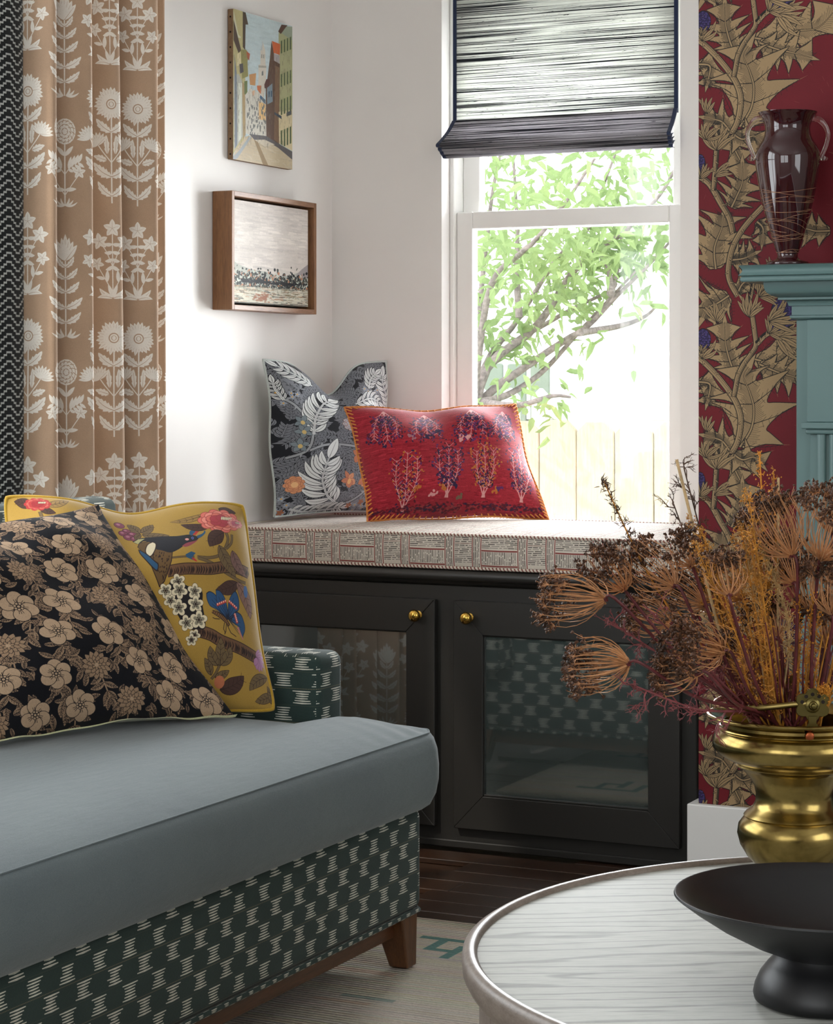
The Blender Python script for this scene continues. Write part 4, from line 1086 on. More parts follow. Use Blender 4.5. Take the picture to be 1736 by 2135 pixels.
# ------------------------------------------------------------------ window-seat cabinet
cb = empty('window_seat_cabinet', (.578, -.28, 0), 'charcoal built-in bench cabinet with two glazed doors below the window', 'cabinet')
CF = -.553
MB().box(.002, 1.138, CF, -.002, .002, .566).build('carcass', M['cab'], cb, .002, 1)
nose = [(CF + .003, .5665), (CF - .004, .5665), (CF - .010, .572), (CF - .012, .5755), (CF - .020, .5765), (CF - .025, .582), (CF - .026, .589), (CF - .023, .5955), (CF - .016, .599), (-.002, .599), (-.002, .5665)]
MB().prism(nose, 'x', .002, 1.138).build('bench_top', M['cab'], cb, smooth=50)
MB().box(.002, 1.138, CF - .006, CF, .002, .018).build('toe_strip', M['cab'], cb, .002, 1)
def door(x0, x1, z0, z1, knobx, lab):
    y0, y1 = -.571, CF - .0005; s = .068; rl = .072
    mb = MB(); O = [(x0, z0), (x1, z0), (x1, z1), (x0, z1)]; I = [(x0 + s, z0 + rl), (x1 - s, z0 + rl), (x1 - s, z1 - rl), (x0 + s, z1 - rl)]
    for i in range(4):
        j = (i + 1) % 4; g = .0003; mb.prism([O[i], O[j], I[j], I[i]], 'y', y0, y1)
    d = mb.build('door', M['cab'], cb, .0012, 1); d['label'] = lab
    MB().box(x0 + s - .004, x1 - s + .004, -.560, -.556, z0 + rl - .004, z1 - rl + .004).build('glass_pane', M['cabglass'], d)
    for (a, b, c_, e) in ((x0 + s, x1 - s, z0 + rl, z0 + rl + .004), (x0 + s, x1 - s, z1 - rl - .003, z1 - rl)): MB().box(a, b, -.566, -.560, c_, e).build('glazing_bead', M['cab'], d, .001, 1)
    k = MB(); pr = [(.0001, .0), (.0088, .0), (.0092, .0015), (.0052, .004), (.0048, .009), (.0075, .0115), (.0118, .015), (.0135, .020), (.0128, .025), (.0095, .0292), (.005, .0312), (.0001, .0318)]
    k.lathe(pr, (0, 0, 0), 28)
    k.v = [(knobx + p[0], y0 - p[2], .5005 + p[1]) for p in k.v]
    k.build('knob', M['brass'], d, smooth=50)
door(.044, .5525, .0475, .535, .5145, 'left glazed door with mitred frame'); door(.598, 1.1067, .0475, .535, .6365, 'right glazed door with mitred frame')

# ------------------------------------------------------------------ soft furnishings
def boxproj(o, su, sv, off=(0, 0)):
    me = o.data; l = me.uv_layers.new(name='UVMap') if not me.uv_layers else me.uv_layers[0]
    for p in me.polygons:
        n = p.normal; ax, ay, az = abs(n.x), abs(n.y), abs(n.z)
        for li in p.loop_indices:
            v = me.vertices[me.loops[li].vertex_index].co
            if ax >= ay and ax >= az: u = (v.y, v.z)
            elif ay >= az: u = (v.x, v.z)
            else: u = (v.y, v.x)
            l.data[li].uv = (u[0] * 100 / su + off[0], u[1] * 100 / sv + off[1])

def box_cushion(name, mat, parent, x0, x1, y0, yend, zb, zs_, crown, cx, cy, bulge, nx=44, ny=70, seam=None, wr=None, smat=None):
    """x1 is the front edge; yend(x) the far end; top seam at zs_"""
    sx = (1 - np.cos(np.linspace(0, np.pi, nx))) / 2; sy = (1 - np.cos(np.linspace(0, np.pi, ny))) / 2
    V = np.zeros((nx, ny, 3))
    for i, s in enumerate(sx):
        x = lerp(x0, x1, s); ye = yend(x)
        for j, t in enumerate(sy):
            y = lerp(y0, ye, t); dx = min(x1 - x, x - x0); dy = min(ye - y, y - y0)
            z = zs_ + crown * (1 - math.exp(-dx / cx)) * (1 - math.exp(-dy / cy))
            if wr: z += wr(x, y, dx, ye - y)
            V[i, j] = (x, y, z)
    F = [tuple(f) for f in gridfaces(nx, ny)]
    loop = [(i, 0) for i in range(nx)] + [(nx - 1, j) for j in range(1, ny)] + [(i, ny - 1) for i in range(nx - 2, -1, -1)] + [(0, j) for j in range(ny - 2, 0, -1)]
    ids = [i * ny + j for i, j in loop]; P = np.array([V[i, j] for i, j in loop]); n = len(P)
    tan = np.roll(P, -1, 0) - np.roll(P, 1, 0); nn = np.stack([tan[:, 1], -tan[:, 0]], 1); nn /= np.hypot(nn[:, 0], nn[:, 1])[:, None]
    verts = list(V.reshape(-1, 3)); prev = ids
    prof = [(bulge * .5, .08), (bulge * .85, .22), (bulge, .42), (bulge * .97, .6), (bulge * .7, .78), (bulge * .15, .92), (-bulge * .6, .985), (-bulge * 1.6, 1.0)]
    for off, t in prof:
        cur = []
        for k in range(n):
            cur.append(len(verts)); verts.append((P[k, 0] + nn[k, 0] * off, P[k, 1] + nn[k, 1] * off, lerp(P[k, 2], zb, t)))
        for k in range(n):
            k2 = (k + 1) % n; F.append((prev[k], cur[k], cur[k2], prev[k2]))
        prev = cur
    F.append(tuple(prev))
    o = mk(name, verts, F, mat, parent, True)
    me = o.data; bm = bmesh.new(); bm.from_mesh(me); bmesh.ops.recalc_face_normals(bm, faces=bm.faces); bm.to_mesh(me); bm.free()
    if seam:
        mb = MB(); mb.tube(list(P) + [P[0]], seam, 6, False); mb.build('seam_piping', smat or mat, o, smooth=80)
        if seam > .003:
            Q = P.copy(); Q[:, 2] = zb + .004; Q[:, 0] += nn[:, 0] * bulge * .2; Q[:, 1] += nn[:, 1] * bulge * .2
            mb = MB(); mb.tube(list(Q) + [Q[0]], seam, 6, False); mb.build('seam_piping', smat or mat, o, smooth=80)
    return o

# bench cushion
M['basket'] = printed('basket_weave_cloth', basket_print(), .9, 700, .2, .1, .06)
def rope_mat():
    k = NT('striped_piping'); v = k.coord('Object', (1, 1, 1), (0, .6, 0)); wv = k.n('ShaderNodeTexWave'); wv.inputs['Scale'].default_value = 45; wv.inputs['Distortion'].default_value = .6
    k.l(v, wv.inputs['Vector']); k.base(k.ramp(wv.outputs['Fac'], [(.3, (206, 196, 182)), (.62, (196, 184, 170)), (.78, (96, 74, 66)), (.95, (128, 60, 54))])); k.set(Roughness=.9); return k.m
M['rope'] = rope_mat()
bc_o = box_cushion('bench_cushion', M['basket'], None, .0, .556, .0, lambda x: 1.118, .6005, .675, .013, .10, .12, .004, 40, 60, .0035, None, M['rope'])
# the helper builds front along +x; turn it so its front faces the room
def remap(o):
    for ob in [o] + list(o.children):
        for v in ob.data.vertices: x, y, z = v.co; v.co = (.010 + y, -.010 - x, z)
        bm = bmesh.new(); bm.from_mesh(ob.data); bmesh.ops.recalc_face_normals(bm, faces=bm.faces); bm.to_mesh(ob.data); bm.free()
remap(bc_o)
def boxproj2(o, s, sv):
    me = o.data; l = me.uv_layers.new(name='UVMap')
    for p in me.polygons:
        n = p.normal
        for li in p.loop_indices:
            v = me.vertices[me.loops[li].vertex_index].co
            if abs(n.z) > .6: u = (v.x, v.y)
            elif abs(n.y) > abs(n.x): u = (v.x, v.z)
            else: u = (v.y, v.z)
            l.data[li].uv = (u[0] * 100 / s + .1, u[1] * 100 / sv + .2)
boxproj2(bc_o, 17.0, 9.0)
tag(bc_o, 'long cream bench cushion with basket-weave print on the window seat', 'cushion')

# sofa
so_ = empty('sofa', (.55, -2.5, .012), 'green ikat sofa with blue-grey seat cushion and walnut legs', 'sofa')
M['ikat'] = printed('green_ikat_upholstery', ikat_print(), .9, 700, .3, .12, .10)
SX0, SX1, SY0, SY1 = .205, .965, -3.62, -1.487
o = MB().box(SX0, SX1, SY0, SY1, .108, .283).build('seat_base', M['ikat'], so_, .018, 4, smooth=60); boxproj(o, 14.4, 11.6)
o = MB().box(.31, .815, -1.586, SY1, .27, .541).build('arm', M['ikat'], so_, .020, 4, smooth=60); boxproj(o, 14.4, 11.6, (.2, .35))
o = MB().box(.31, .815, SY0, SY0 + .1, .27, .541).build('arm', M['ikat'], so_, .020, 4, smooth=60); boxproj(o, 14.4, 11.6)
bkp = [(.207, .27), (.335, .27), (.290, .775), (.280, .788), (.236, .79), (.224, .775)]
o = MB().prism(bkp, 'y', SY0, -1.40).build('backrest', M['ikat'], so_, .012, 3, smooth=60); boxproj(o, 14.4, 11.6)
mb = MB(); z_ = .1085; mb.tube([(SX0 + .01, SY1 - .003, z_), (SX1 - .012, SY1 - .003, z_), (SX1 - .003, SY1 - .012, z_)] + [(SX1 - .002, SY1 - .012 - .1 * k, z_) for k in range(1, 21)], .0048, 8); o = mb.build('welt', M['ikat'], so_, smooth=80); boxproj(o, 7.0, 5.0)
MB().box(SX0 + .03, SX1 - .028, SY0 + .03, SY1 - .03, .066, .108).build('wood_rail', M['rail'], so_, .003, 2)
def leg(x, y):
    mb = MB(); a, b = .030, .0175
    sx = -1 if x > .5 else 1; sy = -1 if y > -2.5 else 1
    top = [(x - a + sx * 0, y - a), (x + a, y - a), (x + a, y + a), (x - a, y + a)]
    cx, cy = x - sx * (a - b) * .9, y - sy * (a - b) * .9
    bot = [(cx - b, cy - b), (cx + b, cy - b), (cx + b, cy + b), (cx - b, cy + b)]
    V = [(p[0], p[1], .1075) for p in top] + [(p[0], p[1], .0125) for p in bot]
    mb.add(V, [(0, 1, 2, 3), (7, 6, 5, 4)] + [(i, i + 4, (i + 1) % 4 + 4, (i + 1) % 4) for i in range(4)])
    mb.build('leg', M['leg'], so_, .003, 2)
for x, y in ((SX1 - .038, SY1 - .034), (SX0 + .04, SY1 - .034), (SX1 - .038, SY0 + .04), (SX0 + .04, SY0 + .04)): leg(x, y)
def seat_fabric():
    k = NT('blue_grey_felted_wool'); v = k.coord('Object'); n1 = k.noise(v, 750, 3, .75); n2 = k.noise(v, 6, 4, .6); n3 = k.noise(k.coord('Object', (30, 7, 20)), 3, 4, .6)
    col = k.mix(.45, k.ramp(n1, [(.3, (78, 89, 93)), (.7, (110, 121, 123))]), k.ramp(n2, [(.35, (88, 99, 103)), (.65, (100, 111, 113))]))
    k.base(col); k.set(Roughness=.92, Specular_IOR_Level=.15, Sheen_Weight=.35, Sheen_Roughness=.45); b = k.bump(n1, .35, .001)
    b2 = k.n('ShaderNodeBump'); b2.inputs['Strength'].default_value = .13; b2.inputs['Distance'].default_value = .008; k.l(n3, b2.inputs['Height']); k.l(b2.outputs[0], b.inputs['Normal']); return k.m
M['seat'] = seat_fabric()
def yend(x):
    r = .045; f = .985
    e = lerp(-1.593, -1.470, min(1, max(0, (x - .822) / .03)) ** 2 * (3 - 2 * min(1, max(0, (x - .822) / .03))))
    if x > f - r: e -= r - math.sqrt(max(0, r * r - (x - (f - r)) ** 2))
    return e
def wrk(x, y, dx, dy): return .0022 * math.sin(y * 120 + x * 22 + 2 * math.sin(x * 9)) * math.exp(-max(0, dy - .02) / .10) * math.exp(-dx / .12) * min(1, dx / .015)
box_cushion('seat_cushion', M['seat'], so_, .33, .985, -3.56, yend, .279, .410, .040, .075, .055, .017, 90, 240, .0016, wrk)

# pillows
def pillow(name, label, BL, BR, TR, TL, T, mf, mbk, pinch=.06, chop=0, N=60, piping=None, pr=.004, group=None, back=.75, lumps=.004, seed=0, cat='pillow', pw=.64, cr=.0):
    BL, BR, TR, TL = map(Vector, (BL, BR, TR, TL)); root = empty(name, (BL + BR) / 2, label, cat, group)
    nrm = ((BR - BL) + (TR - TL)).cross((TL - BL) + (TR - BR)).normalized()
    rr = random.Random(seed); ph = [rr.uniform(0, 6.28) for _ in range(8)]
    g = np.linspace(-1, 1, N); g = np.sign(g) * (1 - (1 - np.abs(g)) ** 1.25)
    Fv, Bv, UV = [], [], []
    def surf(a, b, sgn):
        x = a * (1 - pinch * (1 - b * b) * abs(a)); y = b * (1 - pinch * (1 - a * a) * abs(b))
        h = max(0, (1 - a * a) * (1 - b * b)) ** pw; x *= 1 - cr * (a * b) ** 8; y *= 1 - cr * (a * b) ** 8
        if chop:
            q = math.exp(-(a / .34) ** 2) * max(0, (b + .15) / 1.15) ** 2; y -= chop * q; h *= 1 - .28 * math.exp(-(a / .2) ** 2) * max(0, b) ** 1.2
        u, v = (x + 1) / 2, (y + 1) / 2
        p = (BL * (1 - u) + BR * u) * (1 - v) + (TL * (1 - u) + TR * u) * v
        edge = (1 - abs(a)) * (1 - abs(b))
        l_ = lumps * (math.sin(5 * a + ph[0] + 2 * b) + math.sin(7 * b + ph[1] - 3 * a) + .7 * math.sin(11 * a * b + ph[2])) * min(1, h * 1.5)
        rim = .006 * (math.sin(6 * a + ph[3]) + math.sin(5 * b + ph[4])) * (1 - h)
        return p + nrm * (sgn * (T / 2 * h * (1 if sgn > 0 else back) + l_) + rim)
    for i in range(N):
        for j in range(N):
            a, b = g[i], g[j]; Fv.append(surf(a, b, 1)); Bv.append(surf(a, b, -1)); UV.append(((a + 1) / 2, (b + 1) / 2))
    mk('front_panel', Fv, gridfaces(N, N), mf, root, True, UV); mk('back_panel', Bv, gridfaces(N, N, flip=True), mbk, root, True, UV)
    bd = [(a, -1) for a in g] + [(1, b) for b in g[1:]] + [(a, 1) for a in g[::-1][1:]] + [(-1, b) for b in g[::-1][1:]]
    loop = [surf(a, b, 1) for a, b in bd]
    if piping is not None: mb = MB(); mb.tube(loop, pr, 6, False); mb.build('piping', piping, root, smooth=80)
    return root, loop, nrm
ZS = .686
M['greyp'] = printed('willow_leaf_cloth', grey_print(), .8, 600, .15, .15, .06); M['paleback'] = fabric('pale_grey_linen', (176, 182, 178), 600)
pillow('willow_pillow', 'square dark grey pillow with pale willow leaves and apricot flowers', (.052, -.392, ZS + .004), (.185, -.085, ZS + .004), (.170, -.035, 1.055), (.034, -.405, 1.056), .16, M['greyp'], M['paleback'], .035, .42, 72, M['paleback'], .003, seed=2)
M['redp'] = printed('red_embroidered_cloth', red_print(), .95, 420, .6, .35, .2)
rroot = None
root, loop, nrm = pillow('red_pillow', 'rectangular red embroidered pillow with orange blanket-stitched edge', at(768, 1086, 5.06), at(1142, 1079, 5.16), at(1074, 842, 5.27), at(720, 850, 5.17), .15, M['redp'], fabric('red_velvet_back', (120, 24, 36), 500), .05, .05, 64, None, seed=5, lumps=.005)
st = MB(); L = [Vector(p) for p in loop]; acc_ = 0; ctr = sum(L, Vector()) / len(L)
for p, q in zip(L[:-1], L[1:]):
    acc_ += (q - p).length
    if acc_ > .0085:
        acc_ = 0; d = (ctr - p).normalized(); st.tube([p - d * .003 - nrm * .004, p - d * .004, p - d * .001 + nrm * .005, p + d * .012 + nrm * .0095], .0017, 5)
st.tube([p - (ctr - p).normalized() * .003 for p in L], .0021, 5, False)
o = st.build('blanket_stitch', fabric('orange_wool_thread', (206, 128, 62), 900), root); o['label'] = 'orange blanket stitching'
M['yel'] = printed('yellow_bird_linen', yellow_print(), .85, 600, .3, .25, .08); M['yelb'] = fabric('ochre_linen', (176, 140, 46), 600)
pillow('yellow_pillow', 'ochre yellow pillow printed with a bird, butterfly and blossoms', (.452, -1.935, .449), (.768, -1.640, .448), at(514, 1046, 3.82), at(6, 1026, 3.69), .18, M['yel'], fabric('brown_red_back', (96, 50, 40), 500), .05, .10, 70, M['yelb'], .0035, seed=8, cr=.035)
M['blk'] = printed('black_block_print_linen', black_print(), .92, 520, .5, .04, .16)
broot, bloop, bn = pillow('black_floral_pillow', 'black pillow block-printed with beige flowers at the front of the sofa', (.545, -2.185, .452), (.738, -1.742, .452), (.512, -1.790, .800), (.330, -2.245, .772), .20, M['blk'], fabric('pale_green_cotton', (186, 188, 146), 500), .055, .03, 76, None, seed=12, back=.6, lumps=.006)

# pale lining peeping out along the black pillow's lower seam
V = []; nb = 76; rl = random.Random(4)
for i in range(nb):
    t_ = i / (nb - 1); p = bloop[i]; w_ = (.004 + .012 * math.exp(-((t_ - .62) / .16) ** 2) + .006 * math.exp(-((t_ - .2) / .2) ** 2)) * (1 - t_ ** 8)
    off = .003 * math.sin(t_ * 38); V += [p + bn * .001, p + bn * (.010 + w_ * .5 + off) + Vector((0, 0, -.002)), p + bn * (.004 + w_ * 1.2 + off) + Vector((0, 0, -.0045))]
o = mk('lining_edge', V, [f for i in range(nb - 1) for f in ((3 * i, 3 * i + 3, 3 * i + 4, 3 * i + 1), (3 * i + 1, 3 * i + 4, 3 * i + 5, 3 * i + 2))], fabric('pale_lining', (190, 190, 150), 500), broot, True)
o['label'] = 'pale green lining along the lower seam'
# ------------------------------------------------------------------ fireplace surround
fp = empty('fireplace_mantel', (1.9, -.66, 0), 'teal painted fireplace mantel with stepped cornice and fluted pilaster', 'fireplace')
XL, YF, XR = 1.3775, -.66, 2.95
def cornice(prof, name, bev=0):
    """prof: (projection, z) outline swept round the left corner of the surround"""
    V, F = [], []
    for (o_, z) in prof: V += [(XL - o_, -.6015, z), (XL - o_, YF - o_, z), (XR + o_, YF - o_, z), (XR + o_, -.6015, z)]
    n = len(prof)
    for i in range(n):
        j = (i + 1) % n
        for q in range(3): F.append((4 * i + q, 4 * i + q + 1, 4 * j + q + 1, 4 * j + q))
    F.append(tuple(4 * i for i in range(n))); F.append(tuple(4 * i + 3 for i in range(n))[::-1])
    return MB().add(V, F).build(name, M['teal'], fp, bev, 1, smooth=45)
def arcp(o0, z0, o1, z1, bulge, n=7): 
    r_ = []
    for i in range(n):
        t = i / (n - 1); dx, dz = o1 - o0, z1 - z0; r_.append((o0 + dx * t - dz * bulge * math.sin(math.pi * t), z0 + dz * t + dx * bulge * math.sin(math.pi * t)))
    return r_
ZM = 1.230
cornice([(-.02, ZM)] + [(.085, ZM)] + arcp(.090, ZM - .0015, .090, ZM - .0205, -.35, 8) + [(.0865, ZM - .022), (.0865, ZM - .022), (-.02, ZM - .022)], 'mantel_shelf')
cornice([(-.02, ZM - .0222), (.084, ZM - .0222), (.0865, ZM - .026), (.0865, ZM - .030), (.084, ZM - .0325), (-.02, ZM - .0325)], 'shelf_fillet')
cornice([(-.02, ZM - .0327)] + arcp(.051, ZM - .0327, .028, ZM - .062, .22, 9) + [(-.02, ZM - .062)], 'cove_moulding')
cornice([(-.02, ZM - .0622), (.0285, ZM - .0622), (.0285, ZM - .0665), (.024, ZM - .067)] + arcp(.024, ZM - .067, .012, ZM - .078, -.25, 6) + [(-.02, ZM - .078)], 'ogee_moulding')
cornice([(-.02, ZM - .0782), (.007, ZM - .0782), (.007, ZM - .096), (.010, ZM - .0975), (.010, ZM - .101), (.006, ZM - .1045), (-.02, ZM - .1045)], 'frieze_band')
ZB = ZM - .1048
MB().box(XL, XL + .27, YF, -.6015, .16, ZB).build('pilaster_board', M['teal'], fp, .002, 1)
MB().box(XL + .026, XL + .245, YF - .018, YF - .0002, .925, ZB - .001).build('corner_block', M['teal'], fp, .0015, 1)
MB().box(XL + .018, XL + .253, YF - .030, YF - .0002, .9125, .9248).build('necking', M['teal'], fp, .002, 2)
MB().box(XL + .024, XL + .247, YF - .023, YF - .0002, .902, .9123).build('necking', M['teal'], fp, .004, 3)
MB().box(XL + .030, XL + .241, YF - .010, YF - .0002, .17, .9018).build('pilaster_panel', M['teal'], fp, .001, 1)
rm = None
for k in range(8):
    x = XL + .046 + k * .0245
    if rm is None:
        pr = [(0, -.0002), (0, -.006)] + [(.0165 * .5 - .0082 * math.cos(a), -.006 - .0055 * math.sin(a)) for a in np.linspace(.2, math.pi - .2, 7)] + [(.0165, -.006), (.0165, -.0002)]
        o = MB().prism(pr, 'z', .175, .9016).build('reed', M['teal'], None, smooth=50); rm = o.data; bpy.data.objects.remove(o)
    o = bpy.data.objects.new('reed', rm); C.objects.link(o); o.location = (x, YF - .010, 0); setparent(o, fp)
MB().box(XL - .008, XL + .278, YF - .03, -.6015, .001, .16).build('plinth', M['teal'], fp, .003, 2)
MB().box(XL + .27, XR, YF + .012, -.6015, .93, ZB).build('frieze', M['teal'], fp, .002, 1)
MB().box(XR - .27, XR, YF, -.6015, .002, ZB).build('pilaster_board', M['teal'], fp, .002, 1)
MB().box(XL + .272, XR - .272, -.625, -.6015, .002, .928).build('firebox_panel', paint('soot_black', (24, 23, 22), .7), fp)

# ------------------------------------------------------------------ red glass vase on the mantel
def vase_mat():
    k = NT('oxblood_glass'); k.set(Base_Color=lin((48, 5, 13)), Roughness=.05, Specular_IOR_Level=.6, Coat_Weight=.6, Coat_Roughness=.03); return k.m
VX, VY, VZ = 1.372, -.700, ZM
va = empty('glass_vase', (VX, VY, VZ), 'oxblood red glass vase with clear handles on the mantel', 'vase')
s_ = .0009316
pv = [(0.1, 0), (43, 0), (44.5, 3), (43, 6.5), (33, 9), (25, 12), (21, 17), (21.5, 24), (25, 32), (34, 62), (45, 100), (55, 140), (62.5, 180), (66.5, 207), (67.8, 222), (66, 235), (61, 247), (54, 258), (49, 268), (46.5, 280), (47, 290), (51, 301), (57, 311), (61, 316.5), (61.3, 318), (59.5, 318.3), (54, 310), (47, 298), (43.5, 283), (45.5, 269), (52, 257), (58, 244), (62, 225), (50, 140), (28, 50), (0.1, 36)]
pvv = [(r * s_, z * s_) for r, z in pv]
MB().lathe(pvv, (VX, VY, VZ), 72, False).build('body', vase_mat(), va, smooth=60)
for sg in (-1, 1):
    d = Vector((ca, sa, 0)) * sg
    def hp(r, z): return Vector((VX, VY, VZ)) + d * r * s_ + Vector((0, 0, z * s_))
    pth = curve([hp(50, 304), hp(62, 305), hp(74, 296), hp(82, 282), hp(84, 268), hp(80, 250), hp(73, 232), hp(70, 222)], 30)
    mb = MB(); rad = [6.2, 6.4, 6.2, 5.2, 4.6, 4.4, 4.2, 4.2, 4.4, 5.0]
    rr = np.interp(np.linspace(0, 1, 30), np.linspace(0, 1, 10), rad) * s_
    mb.tube(pth, list(rr), 14); mb.build('handle', M['clear'], va, smooth=60)
    mb = MB(); mb.lathe([(.0001, -5.2 * s_), (5 * s_, -4.4 * s_), (8.6 * s_, 0), (5 * s_, 4.4 * s_), (.0001, 5.2 * s_)], tuple(hp(76, 222)), 18); mb.build('handle_curl', M['clear'], va, smooth=80)
rv = random.Random(17); mb = MB()
zz_ = [p[1] / s_ for p in pv[7:14]]; rr_ = [p[0] / s_ for p in pv[7:14]]
zz_ = [24, 32, 62, 100, 140, 180, 207]; rr_ = [21.5, 25, 34, 45, 55, 62.5, 66.5]
for k in range(26):
    z0 = rv.uniform(28, 158); z1 = z0 + rv.uniform(-34, 34); a0 = rv.uniform(0, 6.28); n = 40; pts = []
    for i in range(n):
        t = i / (n - 1); z = lerp(z0, z1, t) + 6 * math.sin(t * 7 + k); z = min(165, max(26, z)); r = np.interp(z, zz_, rr_) + .25; a = a0 + t * rv.choice((4.6,)) ; pts.append((VX + r * s_ * math.cos(a), VY + r * s_ * math.sin(a), VZ + z * s_))
    mb.tube(pts, .00042, 4, False)
mb.build('trailed_threads', NT('gilded_glass_thread').set(Base_Color=lin((190, 150, 120)), Roughness=.25, Metallic=.5).m, va)

# ------------------------------------------------------------------ rug
rx0, rx1, ry0, ry1 = RUG
rm_ = printed('flat_woven_wool', rug_print(), .95, 260, .9, .1, .16)
nx, ny = 40, 44; V = []; UV = []
for i in range(nx):
    for j in range(ny):
        u, v = i / (nx - 1), j / (ny - 1); V.append((lerp(rx0, rx1, u), lerp(ry0, ry1, v), .010)); UV.append((u, v))
rg = mk('rug', V, gridfaces(nx, ny), rm_, None, True, UV)
sd = rg.modifiers.new('thickness', 'SOLIDIFY'); sd.thickness = .009; sd.offset = -1
tag(rg, 'cream flat-woven rug with teal key motifs under sofa and table', 'rug')
def rug_relief(m):
    nt = m.node_tree; b = [n for n in nt.nodes if n.type == 'BUMP'][0]; w_ = nt.nodes.new('ShaderNodeTexWave'); tc = nt.nodes.new('ShaderNodeTexCoord'); w_.bands_direction = 'Y'
    w_.inputs['Scale'].default_value = 28; w_.inputs['Distortion'].default_value = 1.2; w_.inputs['Detail'].default_value = 2; w_.inputs['Detail Scale'].default_value = 6
    nt.links.new(tc.outputs['Object'], w_.inputs['Vector']); nt.links.new(w_.outputs['Fac'], b.inputs['Height']); b.inputs['Distance'].default_value = .004
rug_relief(rm_)

# ------------------------------------------------------------------ round coffee table
def cw(X, Y, z=0): return Vector((CAM.x + ca * X - sa * Y, CAM.y + sa * X + ca * Y, z))
TC = cw(.519, 2.26); TR_ = .473; TZ = .42
tb = empty('coffee_table', (TC.x, TC.y, .012), 'round whitewashed oak coffee table with taupe rim', 'table')
def cerused():
    k = NT('whitewashed_oak'); rot = (0, 0, -ANG - .05)
    v = k.coord('Object', (1, 1, 1), rot)
    mp = k.n('ShaderNodeMapping'); mp.inputs['Scale'].default_value = (2.2, 15, 1); k.l(v, mp.inputs['Vector'])
    mp2 = k.n('ShaderNodeMapping'); mp2.inputs['Scale'].default_value = (10, 150, 1); k.l(v, mp2.inputs['Vector'])
    wv = k.n('ShaderNodeTexWave'); wv.wave_type = 'BANDS'; wv.bands_direction = 'Y'; wv.inputs['Scale'].default_value = .7; wv.inputs['Distortion'].default_value = 15; wv.inputs['Detail'].default_value = 3; wv.inputs['Detail Scale'].default_value = 1.1
    k.l(mp.outputs[0], wv.inputs['Vector'])
    n1 = k.noise(mp2.outputs[0], 2.2, 4, .65); n2 = k.noise(mp.outputs[0], 1.2, 3)
    fine = k.ramp(n1, [(.36, (98, 97, 92)), (.52, (178, 178, 171))])
    grain = k.ramp(wv.outputs['Fac'], [(.0, (70, 69, 66)), (.07, (130, 129, 124)), (.16, (184, 184, 177))])
    col = k.mix(.55, fine, grain); col = k.mix(.25, col, (.40, .40, .37, 1))
    k.base(col); k.set(Roughness=.55, Specular_IOR_Level=.12); k.bump(n1, .08, .0006); return k.m
MB().lathe([(.0001, -.022), (TR_ - .016, -.022), (TR_ - .016, -.004), (.0001, -.004)], (TC.x, TC.y, TZ), 128, False).build('table_top', cerused(), tb, smooth=40)
M['taupe'] = wood('taupe_oak', (112, 100, 92), (150, 138, 128), (6, 6, 14), .42, 5)
rim = [(TR_ - .0158, -.030), (TR_ - .0158, -.002), (TR_ - .012, .0012), (TR_ - .006, .0012), (TR_ - .001, -.002), (TR_, -.008), (TR_ - .001, -.020), (TR_ - .005, -.028), (TR_ - .010, -.034), (TR_ - .0158, -.034)]
MB().lathe(rim, (TC.x, TC.y, TZ), 128, False).build('rim', M['taupe'], tb, smooth=50)
na = 18; am = None
for k in range(na):
    if am is None:
        r0, r1 = TR_ - .034, TR_ - .018; h = 2 * math.pi / na / 2 - .0022; ang = np.linspace(-h, h, 8)
        outl = [(r1 * math.cos(a), r1 * math.sin(a)) for a in ang] + [(r0 * math.cos(a), r0 * math.sin(a)) for a in ang[::-1]]
        o = MB().prism(outl, 'z', -.40, -.0225 - .0117).build('apron_panel', M['taupe'], None, .0015, 1); am = o.data; bpy.data.objects.remove(o)
    o = bpy.data.objects.new('apron_panel', am); C.objects.link(o); o.location = (TC.x, TC.y, TZ); o.rotation_euler = (0, 0, 2 * math.pi * k / na + .12); setparent(o, tb)

# ------------------------------------------------------------------ black footed bowl
BC = cw(.385, 2.0936)
bo = empty('footed_bowl', (BC.x, BC.y, TZ), 'matte black footed bowl on the coffee table', 'bowl')
TT = TZ - .004
pb = [(.040, .0715 - .028), (.046, .0465), (.070, .056), (.100, .0715), (.124, .087), (.1385, .0975), (.1412, .0998), (.1405, .1017), (.1385, .1015), (.122, .091), (.097, .076), (.068, .0625), (.035, .0545), (.0001, .052)]
MB().lathe([(r, z + .0) for r, z in pb], (BC.x, BC.y, TT), 96, False).build('basin', M['black'], bo, smooth=60)
pf = [(.0001, .0005), (.0600, .0005), (.0655, .003), (.0666, .008), (.0650, .016), (.0600, .027), (.0530, .036), (.0475, .0420), (.0455, .0465), (.0001, .0465)]
MB().lathe(pf, (BC.x, BC.y, TT), 72, False).build('foot', M['black'], bo, smooth=60)

